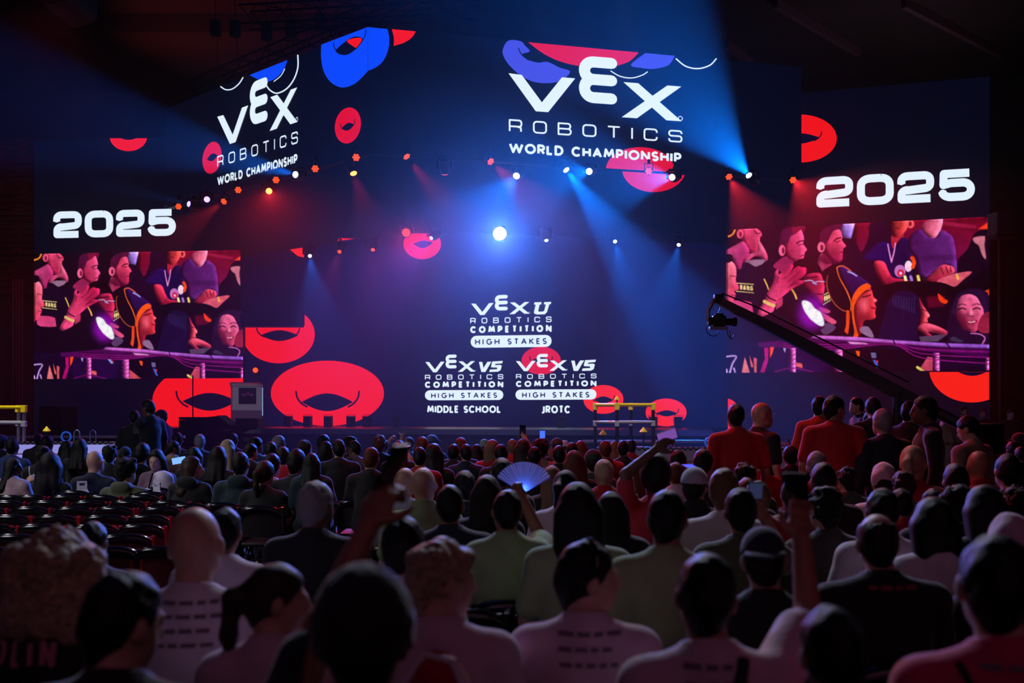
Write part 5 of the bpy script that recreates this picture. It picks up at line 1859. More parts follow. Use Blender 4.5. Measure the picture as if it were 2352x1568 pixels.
# ------------------------------------------------------------------ the crowd: pixel of the head's middle, its top, its width, hair, colours
D = dict
A = 'arms'
PEOPLE = [
    # --- far rows, facing the stage
    (4, 998, 26, 'k', 'k', 'n', D(ex='B'), 'person in a blue cap at the edge by the yellow-topped frame'),
    (28, 1004, 30, 's', 'k', 'B', D(), 'dark-haired person in a blue jacket below the yellow-topped frame'),
    (90, 995, 22, 's', 'n', 'x', D(), 'person in grey plaid before the white field wall'),
    (108, 999, 28, 's', 'k', 'k', D(sl='long'), 'short-haired person in black before the white field wall'),
    (98, 1023, 32, 'm', 'k', 'k', D(d=12.3, sl='long'), 'dark mop-haired person in a black jacket with white marks on the shoulder'),
    (28, 1050, 38, 'l', 'k', 'p', D(d=11.0, yaw=68, fem=1), 'person with black hair turned in profile, patterned pale shirt, edge of the crowd'),
    (116, 1040, 50, 'l', 'n', 'k', D(d=11.0, sl='none', fem=1, hv=1.12, wr=[(66, 1108), None]), 'person with long wavy dark hair and bare shoulders, pointing with one hand'),
    (153, 1011, 28, 'l', 'k', 'k', D(fem=1), 'long-haired dark figure against the lit field wall, nearer the yellow frame'),
    (184, 1006, 30, 'l', 'k', 'k', D(fem=1), 'long-haired dark figure against the lit field wall, beside the bald man in navy'),
    (217, 1034, 36, 'b', 'k', 'n', D(d=11.6, yaw=12), 'bald man in a navy T-shirt before the white field wall'),
    (252, 1021, 34, 'm', 'k', 'k', D(d=12.2, ), 'spiky dark-haired person right beside the bald man in navy'),
    (286, 1049, 48, 'm', 'k', 'o', D(d=11.0, hood=1, sl='long', yaw=18, lean=.08), 'person with bowl-cut dark hair in an olive hooded sweater'),
    (287, 1025, 28, 'k', 'k', 'k', D(d=12.9, ex='n'), 'person in a dark cap just beyond the olive hooded sweater'),
    (325, 1016, 36, 's', 'k', 'k', D(d=12.6, ), 'dark-haired person below the two standing crew members'),
    (370, 1029, 36, 'l', 'k', 'm', D(d=11.9, turn=165, yaw=-14, pitch=-16, fem=1, sl='long'), 'person with black hair facing the camera and looking down, mauve sweater'),
    (437, 1046, 48, 'l', 'b', 'k', D(d=11.0, yaw=64, fem=1, hood=1, sl='long'), 'person with shoulder-length brown hair in profile, black hooded sweater'),
    (398, 1012, 28, 's', 'n', 'T', D(d=13.0, yaw=55), 'man in profile behind the glowing phone near the olive hooded sweater'),
    (408, 992, 26, 's', 'k', 'e', D(), 'dark-haired person in dark teal closest to the stage corner'),
    (446, 1025, 34, 'l', 'k', 'k', D(d=12.3, fem=1), 'long black-haired person between the two women turned in profile and the blond one'),
    (460, 996, 26, 's', 'g', 'n', D(), 'grey-haired person holding up a blue-lit phone by the stage'),
    (522, 1008, 34, 'l', 'l', 'k', D(fem=1, yaw=25), 'person with orange-blond hair below the lectern'),
    (536, 994, 24, 's', 'k', 'k', D(), 'dark-haired person right under the lectern foot'),
    (500, 1023, 36, 'l', 'k', 'k', D(d=11.6, fem=1), 'long dark-haired person just nearer than the orange-blond one'),
    (553, 1037, 40, 's', 'k', 't', D(d=10.7, hood=1, sl='long'), 'person in a dark teal hooded jacket beside the ponytail with blond ends'),
    (575, 1018, 28, 's', 'k', 'k', D(d=12.0, yaw=30), 'dark-haired person with a faint red rim below the lectern'),
    (588, 1003, 28, 's', 'k', 'B', D(yaw=40), 'dark-haired person in bright blue turned toward the five floor lights'),
    (606, 1060, 44, 'p', 'b', 'k', D(d=9.8, fem=1, yaw=15, hv=1.05), 'person with a brown ponytail with blond ends, black top'),
    (640, 999, 28, 's', 'g', 'w', D(yaw=48), 'grey curly-haired man in profile below the first floor light'),
    (622, 1014, 28, 's', 'k', 'k', D(d=12.3, ), 'dark-haired person before the grey curly-haired man in profile'),
    (650, 1025, 32, 's', 'k', 'r', D(d=11.6, ), 'dark-haired person in dark red before the broad man in black'),
    (622, 1040, 40, 's', 'k', 'w', D(d=10.9, ), 'dark-haired person with a white cloth on the shoulder'),
    (680, 1030, 44, 's', 'k', 'k', D(d=10.4, sl='long', bw=1.1), 'broad man with a black crew cut in a black sweater'),
    (717, 1039, 33, 'l', 'k', 't', D(d=10.0, fem=1), 'long dark-haired person beside the broad crew-cut man'),
    (698, 1009, 34, 'w', 'k', 'k', D(d=12.4, ex='k'), 'person in a dark brimless hat with a red-lit top'),
    (744, 997, 28, 's', 'k', 'k', D(yaw=35), 'dark-haired person turned aside below the middle floor light'),
    (748, 1012, 30, 'l', 'k', 'k', D(fem=1), 'long dark-haired person beside the dark brimless hat'),
    (779, 1008, 32, 's', 'k', 'k', D(bw=1.1, sl='long'), 'man with a red-rimmed head and broad black jacket in mid crowd'),
    (804, 996, 32, 'c', 'n', 'k', D(hv=.8), 'curly-haired person below the fourth floor light'),
    (815, 1011, 32, 's', 'k', 'g', D(yaw=-60), 'person in spectacles in profile toward the lectern'),
    (851, 1026, 38, 's', 'r', 'k', D(), 'reddish-haired person below the rim of the big red ring'),
    (872, 993, 30, 'c', 'r', 'k', D(hv=.75), 'person with tousled red-lit hair beside the raised pointing arms'),
    (880, 1008, 25, 's', 'k', 's', D(wr=[(903, 1003), (926, 997)]), 'person in a striped shirt raising both arms with pointing fingers'),
    (917, 1010, 32, 'l', 'b', 'k', D(fem=1, wr=[None, (938, 1047)]), 'long-haired person with red-lit edge holding a bright phone'),
    (938, 1003, 26, 's', 'd', 'w', D(yaw=20), 'fair-haired person right behind the raised pointing arms'),
    (970, 1002, 30, 's', 'r', 'k', D(), 'red-rimmed dark head beside the grey cap'),
    (991, 998, 28, 'k', 'k', 'k', D(ex='g', yaw=30), 'person in a grey cap turned toward the white logos'),
    (996, 1019, 42, 'l', 'n', 'k', D(fem=1, hv=1.1), 'person with long black hair edged in bright red, central crowd'),
    (966, 1026, 33, 's', 'k', 'r', D(), 'dark head in red between the two long-haired red-edged people'),
    (1058, 1004, 32, 's', 'r', 'k', D(), 'red-topped head alone below the middle school lettering'),
    (1043, 1019, 29, 's', 'k', 'k', D(), 'dark head with a thin red rim below the middle school lettering'),
    (1070, 1019, 30, 's', 'k', 'n', D(), 'dark head in navy beside the thin red rim one'),
    (1096, 1019, 25, 'l', 'k', 'k', D(fem=1), 'slim long-haired dark head left of the yellow hat'.replace('left of', 'next to')),
    (1112, 1008, 22, 'n', 'l', 'k', D(ex='c'), 'person in a yellowish knit hat in the central crowd'),
    (1131, 1008, 33, 'L', 'd', 'r', D(fem=1), 'person with long fair hair glowing red beside the yellowish knit hat'),
    (1150, 1019, 34, 's', 'k', 'k', D(), 'dark round head between two red-glowing long-haired people'),
    (1178, 1008, 26, 's', 'd', 'r', D(), 'pink-lit fair head beneath the raised fist'),
    (1201, 1007, 36, 'L', 'b', 'n', D(fem=1, wr=[None, (1208, 1010)]), 'long-haired person with a red edge raising one fist'),
    (1228, 1025, 32, 's', 'k', 'k', D(), 'dark head next to the red-edged hair under the fist'),
    (1240, 1004, 42, 'c', 'b', 'T', D(fem=1, wr=[None, (1256, 1026)]), 'person with big brown curls lifting a blue-lit phone'),
    (1280, 1005, 29, 'k', 'k', 'k', D(ex='x'), 'person in a dark cap with a pale crest beside the curls'),
    (1296, 1011, 24, 'k', 'k', 'k', D(ex='w'), 'person in a white cap half hidden by the dark cap'),
    (1284, 1022, 32, 's', 'k', 'k', D(), 'dark head with bright red rim below the dark cap'),
    (1315, 1015, 30, 's', 'n', 'k', D(), 'dark head beside the reddish bob below the JROTC word'),
    (1334, 1011, 28, 'l', 'r', 'k', D(fem=1), 'person with a reddish bob below the JROTC word'),
    (1391, 1011, 30, 's', 'r', 'r', D(), 'red-haired person before the yellow-topped stage frame'),
    (1412, 1012, 26, 'l', 'd', 'k', D(fem=1), 'person with fair long hair before the yellow-topped stage frame'),
    (1432, 1011, 28, 's', 'k', 'k', D(), 'dark head before the yellow-topped stage frame, by the arm'),
    (1449, 1009, 24, 's', 'b', 'r', D(), 'brown head at the elbow of the arm lifting a phone'),
    (1320, 1033, 44, 'l', 'r', 'k', D(fem=1), 'person with long auburn hair glowing red on one side'),
    (1362, 1031, 43, 'k', 'k', 'x', D(ex='e'), 'person in a grey-green cap in mid crowd'),
    (1388, 1054, 46, 's', 'l', 'r', D(yaw=-15), 'short blond person in a red shirt in mid crowd'),
    (1503, 1048, 80, 'u', 'k', 'r', D(fem=1, hv=1.15, wr=[(1506, 1032), None], wd=-.12, hint=[(-1, -.5, -.1), None]), 'person with a big dark bun raising a phone with a red-sleeved arm'),
    (1460, 1061, 32, 'l', 'r', 'k', D(fem=1), 'auburn head between the raised arm and the big dark bun'),
    (1556, 1032, 42, 's', 'k', 'k', D(), 'black head against the white field wall'),
    (1553, 1061, 38, 's', 'r', 'p', D(), 'pink-lit head below the black one at the field wall'),
    (1612, 1030, 48, 's', 'k', 'k', D(yaw=15), 'man with short black hair between the field wall and the red polo shirt'),
    # --- middle rows
    (1152, 1051, 50, 's', 'k', 'k', D(), 'dark domed head behind the glowing blue fan'),
    (1070, 1080, 58, 's', 'k', 'k', D(), 'dark head with a pale rim between the bald men and the blue fan'),
    (1118, 1089, 66, 'L', 'n', 'k', D(fem=1), 'person with long dark hair edged in pink before the blue fan'),
    (1036, 1113, 70, 's', 'k', 'n', D(bw=1.12, sl='long'), 'broad man in navy beside the bald man, dark crew cut'),
    (929, 1073, 50, 'b', 'w', 's', D(), 'bald pale head with white sides behind the other bald man'),
    (974, 1072, 62, 'b', 'k', 'c', D(collar='c'), 'bald man in a light green collared shirt'),
    (723, 1104, 80, 's', 'g', 'k', D(yaw=22, col=None), 'grey-haired man in spectacles and a black T-shirt'),
    (1270, 1068, 46, 'l', 'd', 'k', D(fem=1), 'fair-haired person edged in pink beside the blue fan'),
    (1297, 1081, 58, 'p', 'k', 'w', D(fem=1, yaw=20), 'person with a black ponytail and pale shirt beside the blue fan'),
    (1166, 1124, 68, 's', 'k', 'c', D(fem=1, wr=[None, (1203, 1150)]), 'dark bobbed head with a light green dark-yoked shirt below the fan'),
    (1326, 1106, 90, 'L', 'k', 'c', D(fem=1, collar='x'), 'person with very long black hair on a light green shirt'),
    (1405, 1128, 68, 'L', 'k', 'k', D(fem=1, sl='long'), 'person in black with very long black hair next to the green shirts'),
    (1530, 1124, 78, 's', 'k', 'c', D(yaw=10), 'person with cropped black hair in a green camouflage shirt'),
    (1594, 1072, 62, 'k', 'k', 'k', D(ex='s', yaw=20, collar='k', sl='long'), 'person in a light grey baseball cap'),
    (1660, 1075, 62, 's', 'd', 'w', D(yaw=22), 'fair wavy-haired person between the grey cap and the curly dark head'),
    (1702, 1119, 78, 's', 'k', 'o', D(yaw=6, wr=[None, (1757, 1192)]), 'person with thick black hair in a dull green shirt, phone at the ear side'),
    (1668, 1099, 50, 's', 'k', 'k', D(), 'dark head half hidden below the fair wavy hair'),
    (1715, 1096, 44, 's', 'r', 'k', D(), 'dark red head above the thick black hair of the dull green shirt'),
    (1743, 1104, 54, 's', 'd', 'r', D(yaw=-12), 'fair brown-haired person in red behind the lifted phone'),
    (1710, 1055, 48, 'c', 'k', 'e', D(hv=.8), 'curly dark green-lit head in front of the first red polo shirt'),
    (1742, 1032, 40, 'p', 'k', 'r', D(fem=1), 'person with a dark ponytail beside the curly green-lit head'),
    (1815, 1022, 34, 's', 'k', 'k', D(yaw=-10), 'seated dark head by the tiny blue light before the big red polo'),
    (1821, 1102, 56, 'p', 'k', 'T', D(fem=1, hv=1.05), 'person with a long swinging black ponytail edged in red'),
    (1876, 1035, 52, 's', 'g', 'r', D(), 'grey-haired seated person before the big red polo'),
    (1893, 1061, 66, 's', 'k', 'k', D(yaw=20), 'black-haired person under the grey-haired one before the big red polo'),
    (1945, 1063, 48, 'c', 'k', 'e', D(hv=.8), 'curly dark head in a green T-shirt with pale back print'),
    (1998, 1041, 46, 's', 'k', 'r', D(yaw=-15), 'crew-cut dark head in red before the grey-sleeved standing man'),
    (2027, 1059, 56, 'w', 'k', 'w', D(ex='p', hv=.95), 'person in a tall white cloth hat'),
    (2077, 1074, 50, 'c', 'b', 'T', D(hv=.8), 'brown curly head beside the tall white cloth hat'),
    (2095, 1024, 58, 'p', 'l', 'r', D(fem=1, yaw=30), 'person with a blond ponytail in a red shirt'),
    (2248, 1034, 48, 'b', 'k', 'r', D(collar='r'), 'bald man in a red shirt below the tan sweater'),
    (2318, 1041, 56, 's', 'k', 'k', D(yaw=10), 'man with a cropped dark head and black shirt beside the bald man in red'),
    (2197, 1063, 56, 's', 'k', 'k', D(), 'black-haired person under the dark suit beside the bald man in red'),
    (2200, 1104, 66, 'c', 'k', 'k', D(hv=.85), 'curly black head in the middle of the far side rows'),
    (2262, 1116, 78, 'l', 'k', 'k', D(fem=1, hv=1.1), 'black head with a crimson edge nearer than the cropped dark man'),
    (1899, 1108, 80, 'c', 'k', 'x', D(hv=.85), 'big curly black head above the olive-brown shirt'),
    (2026, 1123, 76, 's', 'k', 'w', D(hv=1.05), 'black head with a white shirt behind the balding man'),
    (2072, 1121, 40, 's', 'k', 'r', D(), 'small dark head in red between the white shirt and the long black hair'),
    (2143, 1121, 50, 's', 'k', 'k', D(), 'dark head just beyond the very long shining black hair'),
    (2147, 1144, 84, 'L', 'k', 'w', D(fem=1, hv=1.1), 'person with very long shining black hair over a white shirt'),
    (2336, 1108, 50, 'c', 'k', 'k', D(hv=.85), 'curly dark head at the picture edge above the white-hooded head'),
    (2342, 993, 30, 'k', 'k', 'k', D(ex='n'), 'person in a dark cap at the far picture edge'),
    (2325, 1013, 28, 's', 'k', 'k', D(), 'dark head just under the dark cap at the far picture edge'),
    (2345, 1025, 26, 's', 'b', 'k', D(), 'brown head at the picture edge beside the cropped dark man'),
    # --- near rows
    (922, 1187, 104, 's', 'k', 'w', D(hv=1.05), 'dark round head and white T-shirt behind the arm lifting a phone'),
    (515, 1166, 78, 's', 'k', 'w', D(), 'dark head in a white T-shirt right beside the near bald man'),
    (452, 1163, 122, 'b', 'k', 'w', D(bw=1.15, yaw=8, pr=4), 'bald man in a white T-shirt with rows of dark back print'),
    (128, 1196, 205, 'C', 'l', 'k', D(fem=1, hv=1.0, word='OLIN', d=3.0), 'person with big curly blond hair in a black shirt lettered OLIN'),
    (212, 1196, 62, 's', 'k', 'k', D(d=4.6), 'dark head half hidden behind the big curly blond hair'),
    (275, 1311, 155, 's', 'k', 'k', D(yaw=32, pitch=-12), 'person with cropped black hair in a black T-shirt, head bent forward'),
    (634, 1298, 150, 'p', 'b', 'p', D(fem=1, yaw=78, pitch=-6, tail=1), 'fair-haired person with a dark ponytail in profile'),
    (830, 1313, 250, 'n', 'k', 'k', D(hv=1.12, wr=[(850, 1200), None], hint=[(-.6, -.2, -1), None], d=2.05), 'person in a black knit hat lifting a phone'),
    (1008, 1232, 168, 'm', 'l', 'p', D(yaw=66, hv=.93), 'person with bright-rimmed blond hair in a pale pink T-shirt'),
    (1340, 1241, 155, 's', 'k', 'p', D(yaw=72, pr=3, band=1, lean=.03), 'person with a headset in profile, white T-shirt with back print'),
    (1625, 1269, 140, 's', 'k', 'p', D(yaw=8, strap=1, pr=3, wr=[None, (1840, 1235)], hint=[None, (.9, .25, -.7)]), 'person in a white T-shirt with a dark strap, one arm raised'),
    (1750, 1207, 104, 'q', 'k', 'k', D(ex='n', hv=.95), 'person in a shiny dark backward cap'),
    (2017, 1179, 96, 'h', 'n', 'k', D(bw=1.18, sl='long', pink=1), 'balding man in a broad black jacket'),
    (2320, 1176, 104, 'w', 'k', 'k', D(ex='p'), 'person under a loose white head cloth at the picture edge'),
    (2290, 1226, 168, 's', 'k', 'P', D(yaw=14, hv=1.0, pr=4, bw=1.05, d=2.35), 'person with dark cropped hair in a pink T-shirt with back print'),
    (1905, 1393, 140, 's', 'k', 'k', D(hv=1.0), 'low dark round head in black before the balding man'),
]
STAND = [
    (310, 942, 24, 's', 'k', 'k', D(d=14.5), 'crew member in a dark shirt with pale back print standing by the stage'),
    (349, 917, 27, 's', 'k', 'k', D(d=14.2, turn=60, yaw=-10, wr=[(338, 962), None], hint=[(0, 1, -1), None]), 'crew member in dark clothes standing with a hand at the chin'),
    (381, 940, 24, 'k', 'k', 'k', D(d=17.5, ex='k', turn=80), 'camera operator with headphones as a silhouette on the lower red ring'),
    (1692, 926, 42, 's', 'k', 'r', D(bw=1.12, yaw=5, d=9.0), 'man in a red polo shirt standing alone by the stage, seen from behind'),
    (1741, 923, 40, 'b', 'k', 'k', D(yaw=25, turn=-60, d=10.2), 'bald man in spectacles and black shirt standing in profile'),
    (1878, 909, 36, 's', 'k', 'R', D(turn=-20), 'man in an orange-lit red shirt standing behind the big red polo'),
    (1912, 907, 48, 's', 'n', 'r', D(bw=1.12, yaw=58, turn=-10), 'big man in a red polo shirt standing with face in profile'),
    (1976, 912, 28, 's', 'k', 'k', D(turn=90, yaw=-5), 'dark-haired man with a beard standing in profile, pink-lit face'),
    (2005, 911, 36, 's', 'k', 'k', D(), 'tall dark head standing behind the man facing the camera'),
    (1995, 941, 34, 's', 'n', 'f', D(turn=165), 'shorter man in tan standing and facing the camera'),
    (2031, 938, 46, 's', 'g', 'n', D(bw=1.15, sl='long', turn=15), 'grey-haired man in a dark vest with grey sleeves standing'),
    (2076, 919, 38, 's', 'k', 'k', D(turn=-40, sl='long'), 'dark-haired bearded man in black standing beside the suit'),
    (2131, 908, 48, 's', 'k', 'k', D(turn=75, sl='long', bw=1.1, suit=1), 'bearded man in a dark suit and open collar standing in profile'),
    (2176, 960, 34, 'j', 'f', 'f', D(), 'person in a tan headscarf standing behind the dark suit'),
    (2233, 953, 42, 's', 'k', 'f', D(turn=35, pitch=-25, bw=1.2, sl='long'), 'dark-haired man in a tan sweater standing and looking down'),
    (2206, 932, 17, 's', 'n', 'k', D(d=20, turn=180), 'far man with a lanyard standing under the half red ring'),
    (2255, 937, 18, 's', 'r', 'k', D(d=20.5, turn=170), 'far red-lit man standing by the end of the LED wing'),
    (2316, 939, 17, 's', 'n', 'k', D(d=20, turn=180), 'far man standing past the thin tower by the LED wing'),
]
from mathutils.bvhtree import BVHTree


def print_rows(info, rows, word=None, m=None):
    """back print following the cloth: unreadable rows of small dark marks, or one word"""
    sh = info['shirt']
    me = sh.data
    bv = BVHTree.FromPolygons([v.co[:] for v in me.vertices], [p.vertices[:] for p in me.polygons])
    z0, yl = info['zs'] + .025, info['yl']
    pol = []
    rnd = random.Random(rows + int(info['H'] * 1000))
    if word:
        for q in text(word, ((-.135, z0 - .01), (.06, z0 - .01), (-.135, z0 - .085), (.06, z0 - .085)), th=.2, gap=.3):
            pol.append(q)
    else:
        for r in range(rows):
            x = -.085 + rnd.uniform(-.01, .01)
            while x < .08:
                L = rnd.uniform(.02, .05)
                pol.append([(x, z0 - r * .045), (x + L, z0 - r * .045), (x + L, z0 - .014 - r * .045), (x, z0 - .014 - r * .045)])
                x += L + .012
    V, F_ = [], []
    for q in pol:
        n0 = len(V)
        ok = True
        for p in q:
            h = bv.ray_cast(Vector((p[0], yl - .6, p[1])), Vector((0, 1, 0)))
            if h[0] is None:
                ok = False
                break
            V.append(h[0] + Vector((0, -.004, 0)))
        if not ok:
            V = V[:n0]
            continue
        F_.append(tuple(range(n0, len(V))))
    obj('back_print', mesh('back_print', V, F_), m or mat('print_ink', (118, 98, 110), rough=.9), sh)


def phone(p, d, label, lit=None, rz=0.0, tilt=0.0):
    f = thing('phone', label, 'phone', p, rz)
    f.rotation_euler = (tilt, 0, rz)
    MB().box(-.038, .038, -.005, .005, -.076, .076, .004).obj('case', blk, f)
    MB().box(-.034, .034, -.0062, -.005, -.070, .070, .0005).obj('screen', mat('phone_screen', (6, 6, 8), rough=.1) if lit is None else lit, f)
    MB().box(-.030, -.008, .005, .008, .036, .068, .002).obj('camera_bump', mat('phone_glass', (20, 22, 28), rough=.1), f)
    return f


jobs = []
for e in PEOPLE:
    px, yt, wp, h, hc, sc, o, lb = e
    jobs.append([e, False, *place(px, yt, wp, h, o.get('hv', 1.0) * (1.24 if abs(o.get('yaw', 0)) > 50 else 1.0), d=o.get('d'))])
for e in STAND:
    px, yt, wp, h, hc, sc, o, lb = e
    jobs.append([e, True, *place(px, yt, wp, h, 1.0, True, o.get('d'))])
# ease people who would share one seat apart in depth, along their line of sight
for it in range(60):
    mv = 0
    for i in range(len(jobs)):
        for j in range(i + 1, len(jobs)):
            a, b = jobs[i], jobs[j]
            dx = abs((a[0][0] - 1176) * a[2] - (b[0][0] - 1176) * b[2]) / FPX
            dd = b[2] - a[2]
            need = .50 if dx < .42 else 0
            if abs(dd) < need:
                s_ = 1 if dd >= 0 else -1
                m_ = (need - abs(dd)) * .5
                a[2] -= s_ * m_ * .5
                b[2] += s_ * m_ * .5
                mv += 1
    if not mv:
        break
INFO = {}
for n_, (e, stand, d, H, hs) in enumerate(jobs):
    px, yt, wp, h, hc, sc, o, lb = e
    H = EYE - (yt - HOR) * d / FPX
    x = (px - 1176) / FPX * d
    res = .0085 if d < 3.6 else (.011 if d < 6 else (.015 if d < 9.5 else .019))
    if abs(o.get('turn', 0)) > 100 or abs(o.get('yaw', 0)) > 50:
        res = min(res, .012)
    lean = o.get('lean', .015 * ((n_ * 5) % 4))
    turn = math.radians(o.get('turn', ((n_ * 37) % 15) - 7))
    yaw = o.get('yaw', ((n_ * 53) % 25) - 12)
    y = d - (lean + .03)
    arms = [None, None]
    if 'wr' in o:
        for i, wpx in enumerate(o['wr']):
            if wpx:
                w_ = W(wpx[0], wpx[1], d + o.get('wd', .30 if not stand else .0)) - Vector((x, y, 0))
                w_.rotate(Quaternion((0, 0, 1), -turn))
                hint = (o.get('hint') or [None, None])[i] or ((-.6 if i == 0 else .6), .1, -1)
                arms[i] = (tuple(w_), hint)
    root, inf = person(x, y, H, hs, lb, hair=h, hc=hc, sc=sc, sk='c' if n_ % 11 == 5 and d > 4 else ('b' if n_ % 3 == 1 else 'a'), yaw=yaw, pitch=o.get('pitch', -4), roll=((n_ * 29) % 9) - 4,
                       stand=stand, bw=o.get('bw', 1.0) * min(1.12, hs), sleeve=o.get('sl', 'short'), lean=lean, turn=turn, arms=tuple(arms), res=res,
                       hood=bool(o.get('hood')), collar=o.get('collar'), seed=n_, extra=o.get('ex'), hv=o.get('hv', 1.0), female=bool(o.get('fem')))
    INFO[(px, yt)] = (root, inf, d)
    if 'pr' in o:
        print_rows(inf, o['pr'])
    if 'word' in o:
        print_rows(inf, 0, o['word'], mat('print_pink', (190, 120, 130), rough=.9))
    if o.get('pink'):
        print_rows(inf, 1, None, mat('print_rose', (150, 50, 70), rough=.9))
    if not stand and d < 8.5:
        chair(x + math.sin(turn) * .0, y + .02, 'folding chair under the ' + ' '.join(lb.split()[:11]), turn)
# ------------------------------------------------------------------ worn things
def spectacles(key):
    root, I, d = INFO[key]
    hp = I['hp']
    m = MB()
    for sx in (-1, 1):
        ring = [hp(sx * .032 + .021 * math.cos(a), .108, .004 + .017 * math.sin(a)) for a in [k * math.pi / 8 for k in range(17)]]
        m.tube(ring, .0022, 6)
        m.tube([hp(sx * .055, .106, .008), hp(sx * .080, .02, .010), hp(sx * .082, -.03, -.004)], .002, 6)
    m.tube([hp(-.012, .110, .006), hp(.012, .110, .006)], .002, 6)
    m.obj('spectacles', mat('spec_frame', (150, 150, 160), rough=.2, metal=.8), root)


for k in ((723, 1104), (815, 1011), (1741, 923)):
    spectacles(k)


def back_strap(key, pts, r=.014, m=None, name='strap'):
    root, I, d = INFO[key]
    sh = I['shirt'].data
    bv = BVHTree.FromPolygons([v.co[:] for v in sh.vertices], [p.vertices[:] for p in sh.polygons])
    P = []
    for q in crom(pts, 6):
        h = bv.ray_cast(Vector((q[0], -.7, I['zs'] + q[1])), Vector((0, 1, 0)))
        if h[0] is not None:
            P.append(h[0] + Vector((0, -.004, 0)))
    if len(P) > 2:
        MB().tube(P, r, 8).obj(name, m or blk_m, root, True)


back_strap((1625, 1269), [(.07, .03), (.03, -.08), (-.06, -.24), (-.12, -.36)], .017)
back_strap((2290, 1226), [(-.13, .02), (-.08, -.1), (.02, -.25)], .009)
back_strap((98, 1023), [(-.12, .02), (-.10, -.1), (-.08, -.22)], .012, mat('pale_piping', (170, 180, 200), rough=.5), 'shoulder_mark')
# headset over the profile listener's head
root, I, d = INFO[(1340, 1241)]
hp = I['hp']
MB().tube([hp(.092 * math.sin(a), -.005, .015 + .108 * math.cos(a)) for a in [(-1.5 + k * .25) for k in range(13)]], .010, 8).obj('headset_band', mat('headset_gloss', (30, 30, 36), rough=.1), root, True)
for sx in (-1, 1):
    A_ = Matrix.Translation(hp(sx * .090, -.005, -.005)) @ Matrix(np.pad(I['R'], ((0, 1), (0, 1))).tolist())
    A_[3][3] = 1
    MB().lathe([(.01, -.014), (.034, -.012), (.036, .008), (.02, .016)], A_ @ Matrix.Rotation(sx * math.pi / 2, 4, 'Y'), 14).obj('ear_cup', blk, root, True)
# shine lamp on the band
# hanging tail of the profile wearer and the suit's shirt
root, I, d = INFO[(2131, 908)]
Kf = Field((-.10, I['yl'] + .02, I['zs'] - .24), (.10, I['yl'] + .22, I['nk'] + .04), .010)
Kf.ell((0, I['yl'] * .85 + .01, I['zs'] - .13), (.05, .128, .15), .03)
obj('dress_shirt', Kf.mesh('dress_shirt'), cloth_m('s'), root)
for key, rgb in (((2206, 932), 's'), ((2255, 937), 'k')):
    pass

# ------------------------------------------------------------------ held phones
def scr(name, rgb, k):
    m = mat('screen_' + name, (10, 10, 14), rough=.2, emit=rgb, estr=k)
    return m


def held(key, side, label, lit=None, up=.085, fwd=.015, tilt=0.0, rz=0.0):
    root, I, d = INFO[key]
    Wr = I['J'][side][1]
    E = I['J'][side][0]
    dr = (Wr - E) / np.linalg.norm(Wr - E)
    p = root.matrix_basis @ Vector(Wr + dr * up + np.array((0, fwd, .03)))
    root_m = Matrix.Translation(root.location) @ Matrix.Rotation(root.rotation_euler.z, 4, 'Z')
    p = root_m @ Vector(Wr + dr * up + np.array((0, fwd, .03)))
    return phone(p, d, label, lit, rz, tilt)


held((830, 1313), 0, 'black phone in the raised hand of the knit-hat wearer', None, up=.11, tilt=.5, rz=1.15)
held((1625, 1269), 1, 'dark phone in the raised hand of the strap wearer', None, up=.10, tilt=.2, rz=-.5)
held((1503, 1048), 0, 'phone with a glowing many-coloured screen at the end of the red-sleeved arm', scr('stage', (150, 96, 200), .6), up=.10, tilt=-.1).rotation_euler = (.25, 1.25, .5)
held((1240, 1004), 1, 'blue-lit phone above the big brown curls', scr('blue', (70, 110, 255), 1.2), up=.12)
held((917, 1010), 1, 'bright pink and white phone beside the long-haired red-lit person', scr('pink', (240, 150, 225), 1.4), up=.10, rz=1.2, tilt=1.2)
held((1702, 1119), 1, 'grey-lit phone by the thick black hair of the dull green shirt', scr('grey', (80, 90, 140), .25), up=.10, tilt=.2)
held((1201, 1007), 1, 'dark phone in the raised fist below the middle logo', None, up=.09)

# ------------------------------------------------------------------ playing fields in front of the stage
wall_w = mat('field_wall', (205, 198, 212), rough=.45, noise=.05, nscale=5)
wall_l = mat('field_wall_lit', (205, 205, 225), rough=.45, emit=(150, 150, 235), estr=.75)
chk = mat('checker_black', (14, 14, 16), rough=.5)
red_p = mat('red_plastic', (180, 24, 34), rough=.4)
yel = mat('yellow_plastic', (236, 212, 16), rough=.35)
gry = mat('grey_plastic', (150, 150, 156), rough=.4)


